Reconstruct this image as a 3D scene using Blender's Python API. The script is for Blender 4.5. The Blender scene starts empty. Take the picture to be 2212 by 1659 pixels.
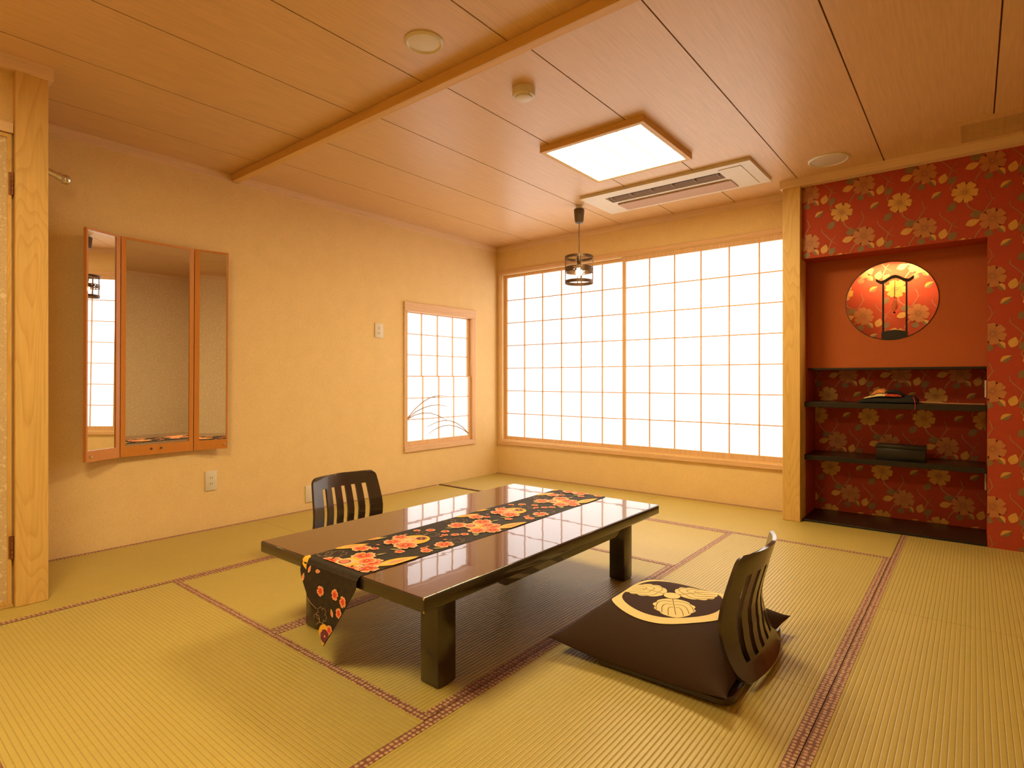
import bpy, bmesh, math, random
from mathutils import Vector, Matrix
random.seed(7)
S = bpy.context.scene
COL = S.collection
PI = math.pi

# ------------------------------------------------------------------ camera, world, exposure
CAMX, CAMY, CAMZ = 3.888, -4.564, 1.0
cd = bpy.data.cameras.new('camera')
cd.sensor_width = 36.0
cd.lens = 36.0 * 1230.5 / 2212.0
cd.shift_y = -9.8 / 2212.0
cd.clip_start = 0.05
cam = bpy.data.objects.new('camera', cd)
cam.location = (CAMX, CAMY, CAMZ)
cam.rotation_euler = (PI / 2, 0, math.radians(38.984))
COL.objects.link(cam)
S.camera = cam
W = bpy.data.worlds.new('world'); S.world = W
W.use_nodes = True
W.node_tree.nodes['Background'].inputs[0].default_value = (0.75, 0.85, 1.0, 1)
W.node_tree.nodes['Background'].inputs[1].default_value = 1.0
S.view_settings.view_transform = 'Standard'
S.view_settings.look = 'None'
S.view_settings.gamma = 1.0
S.view_settings.use_curve_mapping = False
S.cycles.use_light_tree = False
S.cycles.max_bounces = 7
S.cycles.diffuse_bounces = 4
S.cycles.glossy_bounces = 3
S.cycles.caustics_reflective = False
S.cycles.caustics_refractive = False
S.view_settings.exposure = 0.10
# lamp and daylight levels used by the fixtures further down
PANE_STRENGTH = 1.62          # daylight on the shoji paper
PANE_COLOR = (1.0, 0.97, 0.985)
LAMP_STRENGTH = 41.0         # square ceiling lamps
LAMP_COLOR = (1.0, 0.80, 0.40)
FRONT_LAMP = 1.15            # the lamp over the camera end, relative
ALCOVE_W = 2.8
BULB_STRENGTH = 40.0

# ------------------------------------------------------------------ materials
MATS = {}
def sock(nt, node, name):
    return node.inputs[name]
def new_mat(name):
    m = bpy.data.materials.new(name); m.use_nodes = True
    nt = m.node_tree
    b = nt.nodes['Principled BSDF']
    MATS[name] = m
    return m, nt, b
def N(nt, typ, **kw):
    n = nt.nodes.new(typ)
    for k, v in kw.items():
        setattr(n, k, v)
    return n
def coords(nt, scale=(1, 1, 1), kind='Object'):
    tc = N(nt, 'ShaderNodeTexCoord'); mp = N(nt, 'ShaderNodeMapping')
    mp.inputs['Scale'].default_value = scale
    nt.links.new(tc.outputs[kind], mp.inputs['Vector'])
    return mp.outputs['Vector']
def noise(nt, vec, scale, detail=3, rough=0.55, dist=0.0):
    n = N(nt, 'ShaderNodeTexNoise')
    n.inputs['Scale'].default_value = scale; n.inputs['Detail'].default_value = detail
    n.inputs['Roughness'].default_value = rough; n.inputs['Distortion'].default_value = dist
    nt.links.new(vec, n.inputs['Vector'])
    return n.outputs['Fac']
def ramp(nt, fac, stops):
    r = N(nt, 'ShaderNodeValToRGB')
    e = r.color_ramp.elements
    while len(e) < len(stops):
        e.new(0.5)
    for i, (p, c) in enumerate(stops):
        e[i].position = p; e[i].color = (*c, 1)
    nt.links.new(fac, r.inputs['Fac'])
    return r.outputs['Color']
def bump(nt, b, fac, strength, dist=0.01):
    n = N(nt, 'ShaderNodeBump')
    n.inputs['Strength'].default_value = strength; n.inputs['Distance'].default_value = dist
    nt.links.new(fac, n.inputs['Height']); nt.links.new(n.outputs['Normal'], b.inputs['Normal'])
def mul(c, k):
    return tuple(max(0, min(1, x * k)) for x in c)
def plain(name, c, rough=0.6, var=0.08, scale=40, metal=0.0, bumps=0.0, coat=0.0, spec=0.5):
    m, nt, b = new_mat(name)
    v = coords(nt)
    f = noise(nt, v, scale)
    nt.links.new(ramp(nt, f, [(0.3, mul(c, 1 - var)), (0.7, mul(c, 1 + var))]), b.inputs['Base Color'])
    b.inputs['Roughness'].default_value = rough
    b.inputs['Metallic'].default_value = metal
    b.inputs['Specular IOR Level'].default_value = spec
    if coat:
        b.inputs['Coat Weight'].default_value = coat; b.inputs['Coat Roughness'].default_value = 0.03
    if bumps:
        bump(nt, b, f, bumps, 0.004)
    return m
def wood(name, c, axis='Z', fine=60, var=0.14, rough=0.5, rings=False, spec=0.4, coat=0.0):
    """straight or cathedral grain running along one axis"""
    m, nt, b = new_mat(name)
    long_ = 0.05
    sc = {'X': (long_, 1, 1), 'Y': (1, long_, 1), 'Z': (1, 1, long_)}[axis]
    v = coords(nt, sc)
    f = noise(nt, v, fine, 4, 0.6)
    col = ramp(nt, f, [(0.28, mul(c, 1 - var)), (0.72, mul(c, 1 + var * 0.7))])
    if rings:
        sc2 = {'X': (0.16, 1, 1), 'Y': (1, 0.16, 1), 'Z': (1, 1, 0.16)}[axis]
        v2 = coords(nt, sc2)
        g = noise(nt, v2, 5.5, 1.5, 0.4, 0.4)
        mm = N(nt, 'ShaderNodeMath', operation='MULTIPLY'); mm.inputs[1].default_value = 22.0
        nt.links.new(g, mm.inputs[0])
        fr = N(nt, 'ShaderNodeMath', operation='FRACT'); nt.links.new(mm.outputs[0], fr.inputs[0])
        rc = ramp(nt, fr.outputs[0], [(0.0, (1, 1, 1)), (0.55, (0.97, 0.94, 0.88)), (0.9, (0.80, 0.66, 0.48)), (1.0, (1, 1, 1))])
        mx = N(nt, 'ShaderNodeMix', data_type='RGBA', blend_type='MULTIPLY')
        mx.inputs['Factor'].default_value = 0.5
        nt.links.new(col, mx.inputs[6]); nt.links.new(rc, mx.inputs[7])
        col = mx.outputs[2]
    nt.links.new(col, b.inputs['Base Color'])
    b.inputs['Roughness'].default_value = rough
    b.inputs['Specular IOR Level'].default_value = spec
    if coat:
        b.inputs['Coat Weight'].default_value = coat
        b.inputs['Coat Roughness'].default_value = 0.05
    return m
def emit(name, c, strength, base=(0.8, 0.8, 0.8)):
    m, nt, b = new_mat(name)
    b.inputs['Base Color'].default_value = (*base, 1)
    b.inputs['Roughness'].default_value = 0.9
    v = coords(nt); f = noise(nt, v, 30)
    nt.links.new(ramp(nt, f, [(0.2, mul(c, 0.985)), (0.8, c)]), b.inputs['Emission Color'])
    b.inputs['Emission Strength'].default_value = strength
    return m

def plaster(name, c, sp=0.10, fleck=None):
    m, nt, b = new_mat(name)
    v = coords(nt)
    f = noise(nt, v, 170, 4, 0.7)
    g = noise(nt, v, 9, 2, 0.5)
    col = ramp(nt, f, [(0.3, mul(c, 1 - sp)), (0.72, mul(c, 1 + sp))])
    mx = N(nt, 'ShaderNodeMix', data_type='RGBA', blend_type='MULTIPLY'); mx.inputs['Factor'].default_value = 1.0
    nt.links.new(col, mx.inputs[6]); nt.links.new(ramp(nt, g, [(0.3, (0.96, 0.955, 0.95)), (0.7, (1, 1, 1))]), mx.inputs[7])
    col = mx.outputs[2]
    if fleck:
        vo = N(nt, 'ShaderNodeTexNoise'); vo.inputs['Scale'].default_value = 48; vo.inputs['Detail'].default_value = 4
        nt.links.new(v, vo.inputs['Vector'])
        fk = ramp(nt, vo.outputs['Fac'], [(0.575, (0, 0, 0)), (0.62, (1, 1, 1))])
        m2 = N(nt, 'ShaderNodeMix', data_type='RGBA')
        nt.links.new(fk, m2.inputs['Factor']); nt.links.new(col, m2.inputs[6]); m2.inputs[7].default_value = (*fleck, 1)
        col = m2.outputs[2]
    nt.links.new(col, b.inputs['Base Color'])
    b.inputs['Roughness'].default_value = 0.75
    b.inputs['Specular IOR Level'].default_value = 0.3
    bump(nt, b, f, 0.25, 0.002)
    return m

def tatami(name, c, axis):
    m, nt, b = new_mat(name)
    v = coords(nt)
    sep = N(nt, 'ShaderNodeSeparateXYZ'); nt.links.new(v, sep.inputs[0])
    src = sep.outputs['X'] if axis == 'Y' else sep.outputs['Y']       # ribs run along `axis`
    q = N(nt, 'ShaderNodeMath', operation='MULTIPLY'); q.inputs[1].default_value = 1 / 0.0155
    nt.links.new(src, q.inputs[0])
    fr = N(nt, 'ShaderNodeMath', operation='FRACT'); nt.links.new(q.outputs[0], fr.inputs[0])
    # rounded rib profile: 1-(2t-1)^4
    a = N(nt, 'ShaderNodeMath', operation='MULTIPLY_ADD'); a.inputs[1].default_value = 2; a.inputs[2].default_value = -1
    nt.links.new(fr.outputs[0], a.inputs[0])
    p4 = N(nt, 'ShaderNodeMath', operation='ABSOLUTE'); nt.links.new(a.outputs[0], p4.inputs[0])
    p5 = N(nt, 'ShaderNodeMath', operation='POWER'); p5.inputs[1].default_value = 5.0; nt.links.new(p4.outputs[0], p5.inputs[0])
    h = N(nt, 'ShaderNodeMath', operation='SUBTRACT'); h.inputs[0].default_value = 1.0; nt.links.new(p5.outputs[0], h.inputs[1])
    sc = (14, 900, 1) if axis == 'Y' else (900, 14, 1)
    v2 = coords(nt, sc)
    f = noise(nt, v2, 1.0, 3, 0.6)
    v3 = coords(nt)
    g = noise(nt, v3, 2.2, 2)
    col = ramp(nt, f, [(0.25, mul(c, 0.82)), (0.75, mul(c, 1.14))])
    rib = ramp(nt, h.outputs[0], [(0.0, (0.60, 0.53, 0.42)), (0.35, (0.9, 0.88, 0.85)), (0.8, (1, 1, 1))])
    mx = N(nt, 'ShaderNodeMix', data_type='RGBA', blend_type='MULTIPLY'); mx.inputs['Factor'].default_value = 0.75
    nt.links.new(col, mx.inputs[6]); nt.links.new(rib, mx.inputs[7])
    m2 = N(nt, 'ShaderNodeMix', data_type='RGBA', blend_type='MULTIPLY'); m2.inputs['Factor'].default_value = 1.0
    nt.links.new(mx.outputs[2], m2.inputs[6]); nt.links.new(ramp(nt, g, [(0.3, (0.94, 0.95, 0.93)), (0.7, (1, 1, 1))]), m2.inputs[7])
    nt.links.new(m2.outputs[2], b.inputs['Base Color'])
    b.inputs['Roughness'].default_value = 0.40
    b.inputs['Specular IOR Level'].default_value = 0.6
    b.inputs['Anisotropic'].default_value = 0.65          # rush fibres run across the ribs
    tv = N(nt, 'ShaderNodeCombineXYZ'); tv.inputs[0 if axis == 'X' else 1].default_value = 1.0
    nt.links.new(tv.outputs[0], b.inputs['Tangent'])
    bump(nt, b, h.outputs[0], 0.7, 0.0020)
    return m

def band(name, axis):
    """tatami edge cloth: cream medallions on brown brocade"""
    m, nt, b = new_mat(name)
    v = coords(nt)
    vo = N(nt, 'ShaderNodeTexVoronoi'); vo.inputs['Scale'].default_value = 62; vo.inputs['Randomness'].default_value = 0.25
    nt.links.new(v, vo.inputs['Vector'])
    f = noise(nt, v, 420, 2)
    ad = N(nt, 'ShaderNodeMath', operation='MULTIPLY_ADD'); ad.inputs[1].default_value = 0.35
    nt.links.new(f, ad.inputs[0]); nt.links.new(vo.outputs['Distance'], ad.inputs[2])
    nt.links.new(ramp(nt, ad.outputs[0], [(0.0, (0.66, 0.44, 0.27)), (0.46, (0.56, 0.34, 0.21)), (0.60, (0.23, 0.095, 0.06)), (1.0, (0.17, 0.065, 0.045))]), b.inputs['Base Color'])
    b.inputs['Roughness'].default_value = 0.6
    bump(nt, b, f, 0.2, 0.001)
    return m

plaster('wall_cream', (0.82, 0.595, 0.295))
plaster('wall_pale', (0.80, 0.64, 0.41), 0.06, (0.88, 0.80, 0.66))
plaster('washi_door', (0.66, 0.50, 0.30), 0.16, (0.78, 0.66, 0.45))
plaster('wall_red', (0.42, 0.054, 0.018), 0.10)
plaster('panel_red', (0.43, 0.100, 0.022), 0.10)
wood('ceiling_ply', (0.70, 0.445, 0.215), 'Y', 90, 0.10, 0.38, spec=0.8)
plain('joint_dark', (0.23, 0.10, 0.035), 0.8)
wood('trim_pale', (0.82, 0.59, 0.37), 'X', 70, 0.08, 0.5)
wood('trim_pale_y', (0.82, 0.59, 0.37), 'Y', 70, 0.08, 0.5)
wood('beam_wood', (0.74, 0.45, 0.15), 'X', 60, 0.10, 0.5)
wood('post_wood', (0.70, 0.45, 0.15), 'Z', 70, 0.10, 0.48, rings=True)
wood('sash_h', (0.74, 0.46, 0.25), 'X', 80, 0.12, 0.55)
wood('sash_hy', (0.76, 0.49, 0.29), 'Y', 80, 0.12, 0.55)
wood('sash_v', (0.74, 0.46, 0.25), 'Z', 80, 0.12, 0.55)
wood('grass_wood', (0.42, 0.27, 0.14), 'Y', 80, 0.12, 0.55)
plain('paper_back', (0.8, 0.76, 0.70), 0.9, 0.03)
emit('shoji_paper', PANE_COLOR, PANE_STRENGTH)
emit('lamp_diffuser', LAMP_COLOR, LAMP_STRENGTH)
emit('lamp_diffuser_front', LAMP_COLOR, LAMP_STRENGTH * FRONT_LAMP)
emit('bulb_glow', (1.0, 0.72, 0.34), BULB_STRENGTH)
tatami('tatami_y', (0.52, 0.390, 0.105), 'Y')
tatami('tatami_x', (0.52, 0.390, 0.105), 'X')
band('edge_brocade', 'Y')
plain('subfloor', (0.05, 0.035, 0.02), 0.9)
plain('dark_lacquer', (0.030, 0.019, 0.009), 0.30, 0.2, 12, coat=0.6)
plain('chair_lacquer', (0.040, 0.022, 0.013), 0.28, 0.2, 12, coat=0.5)
plain('chip_wood', (0.55, 0.33, 0.12), 0.7)
plain('shelf_black', (0.013, 0.009, 0.006), 0.30, 0.1, 20, coat=0.0, spec=0.35)
plain('metal_chrome', (0.75, 0.72, 0.68), 0.15, 0.05, 20, metal=1.0)
plain('metal_brown', (0.10, 0.055, 0.03), 0.4, 0.1, 30, metal=0.6)
plain('hinge_copper', (0.30, 0.13, 0.06), 0.35, 0.15, 60, metal=0.8)
plain('plastic_white', (0.74, 0.66, 0.54), 0.4, 0.02)
plain('plastic_grey', (0.42, 0.33, 0.25), 0.5, 0.03)
plain('plastic_dark', (0.10, 0.065, 0.04), 0.5, 0.05)
plain('slot_dark', (0.03, 0.02, 0.015), 0.8)
plain('louver_brown', (0.42, 0.24, 0.10), 0.5, 0.05)
plain('flap_tan', (0.50, 0.30, 0.19), 0.5, 0.03)
wood('mirror_frame', (0.62, 0.235, 0.045), 'Z', 50, 0.06, 0.35, coat=0.3)
plain('cushion_brown', (0.043, 0.020, 0.009), 0.85, 0.12, 260, bumps=0.3, spec=0.2)
plain('crest_cream', (0.88, 0.68, 0.34), 0.85, 0.04, 200, spec=0.2)
plain('crest_dark', (0.052, 0.024, 0.018), 0.85, 0.08, 200, spec=0.2)
plain('runner_cloth', (0.030, 0.020, 0.013), 0.72, 0.30, 60, spec=0.3)
plain('print_coral', (0.80, 0.20, 0.085), 0.7, 0.16, 220)
plain('print_red', (0.62, 0.045, 0.022), 0.7, 0.12, 220)
plain('print_yellow', (0.84, 0.44, 0.035), 0.7, 0.12, 120)
plain('print_peach', (0.86, 0.48, 0.24), 0.7, 0.10, 160)
plain('print_purple', (0.14, 0.022, 0.055), 0.7, 0.2, 160)
plain('print_line', (0.42, 0.28, 0.14), 0.7, 0.1)
plain('print_green', (0.25, 0.22, 0.07), 0.7, 0.15)
plain('paper_gold', (0.62, 0.31, 0.060), 0.42, 0.06, 60)
plain('paper_dull', (0.46, 0.165, 0.042), 0.5, 0.06, 60)
plain('paper_olive', (0.225, 0.125, 0.042), 0.5, 0.06, 60)
plain('paper_twig', (0.36, 0.15, 0.05), 0.5, 0.06, 60)
plain('paper_vein', (0.20, 0.055, 0.018), 0.6, 0.06, 60)
plain('cloth_black', (0.012, 0.010, 0.009), 0.9, 0.2, 120)
plain('cloth_orange', (0.66, 0.23, 0.05), 0.8, 0.35, 70)
plain('cloth_cream', (0.80, 0.62, 0.32), 0.8, 0.10, 50)
plain('cloth_red', (0.60, 0.06, 0.025), 0.8, 0.1, 60)
plain('cord_crimson', (0.50, 0.02, 0.03), 0.7)
wood('stick_wood', (0.50, 0.26, 0.12), 'X', 60)
plain('glass_bulb', (0.9, 0.8, 0.6), 0.1)
# lacquered table top: reddish brown under a glossy, very slightly wavy coat
m, nt, b = new_mat('table_lacquer')
v = coords(nt); f = noise(nt, v, 60)
nt.links.new(ramp(nt, f, [(0.3, (0.088, 0.028, 0.013)), (0.7, (0.102, 0.033, 0.016))]), b.inputs['Base Color'])
b.inputs['Roughness'].default_value = 0.22
b.inputs['Coat Weight'].default_value = 0.85; b.inputs['Coat Roughness'].default_value = 0.015; b.inputs['Coat IOR'].default_value = 1.62; b.inputs['Specular IOR Level'].default_value = 0.15
w2 = noise(nt, v, 16, 1.0, 0.4)
bn = N(nt, 'ShaderNodeBump'); bn.inputs['Strength'].default_value = 0.06; bn.inputs['Distance'].default_value = 0.0022
nt.links.new(w2, bn.inputs['Height']); nt.links.new(bn.outputs['Normal'], b.inputs['Coat Normal'])
# mirror glass
m, nt, b = new_mat('mirror_glass')
v = coords(nt); f = noise(nt, v, 3)
nt.links.new(ramp(nt, f, [(0.3, (0.86, 0.86, 0.86)), (0.7, (0.88, 0.88, 0.88))]), b.inputs['Base Color'])
b.inputs['Metallic'].default_value = 1.0; b.inputs['Roughness'].default_value = 0.0

# ------------------------------------------------------------------ mesh helpers
def BM():
    return bmesh.new()
def box(bm, x0, x1, y0, y1, z0, z1, mi=0):
    vs = [bm.verts.new(p) for p in ((x0, y0, z0), (x1, y0, z0), (x1, y1, z0), (x0, y1, z0), (x0, y0, z1), (x1, y0, z1), (x1, y1, z1), (x0, y1, z1))]
    fs = []
    for q in ((0, 3, 2, 1), (4, 5, 6, 7), (0, 1, 5, 4), (1, 2, 6, 5), (2, 3, 7, 6), (3, 0, 4, 7)):
        f = bm.faces.new([vs[i] for i in q]); f.material_index = mi; fs.append(f)
    return fs
def bev(bm, off, seg=2):
    bmesh.ops.bevel(bm, geom=list(bm.edges), offset=off, segments=seg, affect='EDGES', profile=0.5)
def tube(bm, pts, r, n=8, cap=True, mi=0):
    pts = [Vector(p) for p in pts]
    rings = []
    up = Vector((0, 0, 1))
    for i, p in enumerate(pts):
        d = (pts[min(i + 1, len(pts) - 1)] - pts[max(i - 1, 0)]).normalized()
        a = d.cross(up)
        if a.length < 1e-3:
            a = d.cross(Vector((1, 0, 0)))
        a.normalize(); b2 = d.cross(a).normalized()
        rr = r[i] if isinstance(r, (list, tuple)) else r
        rings.append([bm.verts.new(p + a * rr * math.cos(2 * PI * k / n) + b2 * rr * math.sin(2 * PI * k / n)) for k in range(n)])
    for i in range(len(rings) - 1):
        for k in range(n):
            f = bm.faces.new((rings[i][k], rings[i][(k + 1) % n], rings[i + 1][(k + 1) % n], rings[i + 1][k])); f.material_index = mi
    if cap:
        for R_ in (rings[0][::-1], rings[-1]):
            f = bm.faces.new(R_); f.material_index = mi
def lathe(bm, prof, n=32, c=(0, 0, 0), mi=0, close=False):
    rings = []
    for r, z in prof:
        if r < 1e-6:
            rings.append([bm.verts.new((c[0], c[1], c[2] + z))])
        else:
            rings.append([bm.verts.new((c[0] + r * math.cos(2 * PI * k / n), c[1] + r * math.sin(2 * PI * k / n), c[2] + z)) for k in range(n)])
    pairs = list(zip(rings, rings[1:])) + ([(rings[-1], rings[0])] if close else [])
    for A, B_ in pairs:
        for k in range(n):
            a0, a1 = A[k % len(A)], A[(k + 1) % len(A)]
            b0, b1 = B_[k % len(B_)], B_[(k + 1) % len(B_)]
            vs = []
            for q in (a0, a1, b1, b0):
                if q not in vs:
                    vs.append(q)
            if len(vs) >= 3:
                f = bm.faces.new(vs); f.material_index = mi
def mesh_of(name, bm, mats, smooth=False):
    bmesh.ops.recalc_face_normals(bm, faces=list(bm.faces))
    me = bpy.data.meshes.new(name)
    bm.to_mesh(me); bm.free()
    for k in (mats if isinstance(mats, (list, tuple)) else [mats]):
        me.materials.append(MATS[k])
    if smooth:
        for p in me.polygons:
            p.use_smooth = True
        try:
            me.set_sharp_from_angle(angle=math.radians(38))
        except Exception:
            pass
    return me
def put(name, me, parent=None, loc=(0, 0, 0), rot=(0, 0, 0)):
    o = bpy.data.objects.new(name, me)
    o.location = loc; o.rotation_euler = rot
    COL.objects.link(o)
    if parent:
        o.parent = parent
    return o
def obj(name, bm, mats, parent=None, loc=(0, 0, 0), rot=(0, 0, 0), smooth=False):
    return put(name, mesh_of(name, bm, mats, smooth), parent, loc, rot)
def thing(name, label, cat, loc=(0, 0, 0), rotz=0, group=None):
    o = bpy.data.objects.new(name, None)
    o.empty_display_size = 0.1
    o.location = loc; o.rotation_euler = (0, 0, rotz)
    COL.objects.link(o)
    o['label'] = label; o['category'] = cat
    if group:
        o['group'] = group
    return o
def tag(o, label, cat, group=None, kind=None):
    o['label'] = label; o['category'] = cat
    if group: o['group'] = group
    if kind: o['kind'] = kind
    return o
def struct(o, label, cat):
    return tag(o, label, cat, kind='structure')
def copy_tree(o, parent=None):
    c = o.copy(); COL.objects.link(c); c.parent = parent
    for ch in list(o.children):
        copy_tree(ch, c)
    return c

# ------------------------------------------------------------------ flat print helper (2-D polygons cut and laid on a surface)
def add_poly(bm, pts, mi, layer):
    layer = layer + 0.9 * random.random()
    vs = [bm.verts.new((p[0], p[1], layer * 0.00025)) for p in pts]
    try:
        f = bm.faces.new(vs); f.material_index = mi
    except ValueError:
        pass
def clip(bm, co, no):
    g = list(bm.verts) + list(bm.edges) + list(bm.faces)
    bmesh.ops.bisect_plane(bm, geom=g, plane_co=co, plane_no=no, clear_outer=True)
def cut(bm, co, no):
    g = list(bm.verts) + list(bm.edges) + list(bm.faces)
    bmesh.ops.bisect_plane(bm, geom=g, plane_co=co, plane_no=no)
def print_mesh(name, polys, rects, fn, mats, cuts_u=(), cuts_v=()):
    """polys: (points, material, layer); rects: u0,u1,v0,v1 windows; fn(u,v,h) -> xyz"""
    out = BM()
    for (u0, u1, v0, v1) in rects:
        t = BM()
        for pts, mi, layer in polys:
            us = [p[0] for p in pts]; vs_ = [p[1] for p in pts]
            if max(us) < u0 or min(us) > u1 or max(vs_) < v0 or min(vs_) > v1:
                continue
            add_poly(t, pts, mi, layer)
        bmesh.ops.triangulate(t, faces=list(t.faces))
        clip(t, (u0, 0, 0), (-1, 0, 0)); clip(t, (u1, 0, 0), (1, 0, 0))
        clip(t, (0, v0, 0), (0, -1, 0)); clip(t, (0, v1, 0), (0, 1, 0))
        for c in cuts_u:
            cut(t, (c, 0, 0), (1, 0, 0))
        for c in cuts_v:
            cut(t, (0, c, 0), (0, 1, 0))
        mp = {}
        for v_ in t.verts:
            mp[v_] = out.verts.new(fn(v_.co.x, v_.co.y, v_.co.z + 0.0005))
        for f in t.faces:
            try:
                nf = out.faces.new([mp[v_] for v_ in f.verts]); nf.material_index = f.material_index
            except ValueError:
                pass
        t.free()
    me = bpy.data.meshes.new(name)
    out.to_mesh(me); out.free()
    for k in mats:
        me.materials.append(MATS[k])
    return me
def rotp(pts, a, cx=0, cy=0, s=1.0):
    ca, sa = math.cos(a), math.sin(a)
    return [(cx + s * (p[0] * ca - p[1] * sa), cy + s * (p[0] * sa + p[1] * ca)) for p in pts]
def circ(cx, cy, r, n=24, ry=None):
    return [(cx + r * math.cos(2 * PI * k / n), cy + (ry or r) * math.sin(2 * PI * k / n)) for k in range(n)]
def stroke(pts, w0, w1=None):
    """thin polygon strips along a polyline"""
    w1 = w0 if w1 is None else w1
    L, R_ = [], []
    n = len(pts)
    for i, p in enumerate(pts):
        a = pts[max(i - 1, 0)]; b2 = pts[min(i + 1, n - 1)]
        dx, dy = b2[0] - a[0], b2[1] - a[1]
        l = math.hypot(dx, dy) or 1
        w = (w0 + (w1 - w0) * i / (n - 1)) / 2
        L.append((p[0] - dy / l * w, p[1] + dx / l * w)); R_.append((p[0] + dy / l * w, p[1] - dx / l * w))
    return [[L[i], L[i + 1], R_[i + 1], R_[i]] for i in range(n - 1)]
def petals(r, n=6, notch=0.30, ph=0.0, seg=10, tip=0.05, steep=1.9, power=0.5):
    pts = []
    for k in range(n * seg):
        t = k / seg
        f = t - int(t)
        e = 1 - abs(2 * f - 1)                       # 0 at the notch, 1 at petal middle
        rr = r * (1 - notch + notch * min(1, (e * steep)) ** power)
        rr -= r * tip * max(0, e - 0.8) / 0.2        # slight heart-shaped dent
        a = 2 * PI * t / n + ph
        pts.append((rr * math.cos(a), rr * math.sin(a)))
    return pts
def leaf(l, w, n=9):
    up = [(l * (k / n - 0.5), w / 2 * math.sin(PI * (k / n) ** 0.85)) for k in range(n + 1)]
    dn = [(x, -y) for x, y in up[::-1][1:-1]]
    return up + dn
def half_leaf(l, w, sgn, n=9):
    up = [(l * (k / n - 0.5), sgn * w / 2 * math.sin(PI * (k / n) ** 0.85)) for k in range(n + 1)]
    return up if sgn < 0 else up

# ------------------------------------------------------------------ room constants
XL, YB, XR, YF = -0.08, 0.09, 5.25, -6.0      # left wall, back wall, right wall, front wall
YA = -0.14                                     # face of the red alcove wall
H = 2.41                                       # underside of the ceiling panels
NX0, NX1, NZ, NB, NP = 2.945, 3.955, 1.85, 0.30, 0.06   # alcove recess

# ------------------------------------------------------------------ floor with tatami mats
bm = BM(); box(bm, XL - 0.1, XR + 0.1, YF - 0.1, 0.5, -0.08, -0.028)
floor = struct(obj('floor', bm, 'subfloor'), 'straw tatami floor with brown brocade edge bands', 'floor')
MAT_LIST = [  # x0, x1, y0, y1, long axis, bands on (low side, high side)
    (XL, 0.815, -2.555, -0.81, 'Y'), (XL, 0.815, -4.31, -2.555, 'Y'), (XL, 0.815, -6.0, -4.31, 'Y'),
    (XL, 1.80, -0.775, YB, 'X'), (1.80, 3.53, -0.775, YB, 'X'),
    (0.815, 1.735, -3.40, -1.66, 'Y'), (1.735, 2.64, -3.40, -1.66, 'Y'), (0.815, 2.64, -1.66, -0.775, 'X'),
    (2.64, 3.53, -2.52, -0.775, 'Y'), (2.64, 3.53, -4.28, -2.52, 'Y'),
    (0.815, 2.64, -4.28, -3.40, 'X'), (0.815, 2.64, -5.16, -4.28, 'X'), (2.64, 4.42, -5.16, -4.28, 'X'),
    (3.53, 4.42, -1.61, YB, 'Y'), (3.53, 4.42, -4.28, -1.61, 'Y'),
    (4.42, XR, -1.61, YB, 'Y'), (4.42, XR, -3.37, -1.61, 'Y'), (4.42, XR, -6.0, -3.37, 'Y'),
    (0.815, 4.42, -6.0, -5.16, 'X'),
]
BWID = 0.031
for (x0, x1, y0, y1, ax) in MAT_LIST:
    cx, cy = (x0 + x1) / 2, (y0 + y1) / 2
    hx, hy = (x1 - x0) / 2 - 0.0012, (y1 - y0) / 2 - 0.0012
    bm = BM(); box(bm, -hx, hx, -hy, hy, -0.028, 0)
    mt = obj('tatami_mat', bm, 'tatami_y' if ax == 'Y' else 'tatami_x', floor, (cx, cy, 0))
    for sgn in (-1, 1):
        bm = BM()
        if ax == 'Y':
            xa, xb = sorted((sgn * hx, sgn * (hx - BWID)))
            box(bm, xa, xb, -hy, hy, -0.004, 0.0014)
        else:
            ya, yb = sorted((sgn * hy, sgn * (hy - BWID)))
            box(bm, -hx, hx, ya, yb, -0.004, 0.0014)
        obj('edge_band', bm, 'edge_brocade', mt)

# ------------------------------------------------------------------ walls
W2Y0, W2Y1, W2Z0, W2Z1 = -1.185, -0.30, 0.375, 1.66     # opening of the small window (left wall)
bm = BM()
box(bm, XL - 0.12, XL, YF, W2Y0, -0.03, 2.5); box(bm, XL - 0.12, XL, W2Y1, YB + 0.12, -0.03, 2.5)
box(bm, XL - 0.12, XL, W2Y0, W2Y1, -0.03, W2Z0); box(bm, XL - 0.12, XL, W2Y0, W2Y1, W2Z1, 2.5)
struct(obj('wall_left', bm, 'wall_cream'), 'long cream textured wall with the folding mirror', 'wall')
W1X0, W1X1, W1Z0, W1Z1 = -0.02, 2.84, 0.36, 2.11
bm = BM()
box(bm, XL, W1X0, YB, YB + 0.12, -0.03, 2.5); box(bm, W1X0, W1X1, YB, YB + 0.12, -0.03, W1Z0)
box(bm, W1X0, W1X1, YB, YB + 0.12, W1Z1, 2.5); box(bm, W1X1, 2.88, YB, YB + 0.12, -0.03, 2.5)
struct(obj('wall_back', bm, 'wall_cream'), 'cream wall around the wide paper window', 'wall')
bm = BM(); box(bm, XR, XR + 0.12, YF, 0.5, -0.03, 2.5)
struct(obj('wall_right', bm, 'wall_pale'), 'pale flecked wallpaper wall seen in the folding mirror', 'wall')
bm = BM(); box(bm, XL - 0.1, XR + 0.1, YF - 0.12, YF, -0.03, 2.5)
struct(obj('wall_front', bm, 'wall_cream'), 'cream wall behind the camera position', 'wall')

# red alcove wall with its recess
bm = BM()
box(bm, NX0, NX1, YA, 0.42, NZ, 2.5)
box(bm, NX1, XR, YA, 0.42, -0.03, 2.5)
box(bm, 2.885, NX0, -0.03, 0.42, -0.03, 2.5)
box(bm, NX0, NX1, NB, 0.42, -0.03, NZ)
alc = struct(obj('wall_alcove', bm, 'wall_red'), 'red floral papered wall with a recessed alcove', 'wall')
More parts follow.
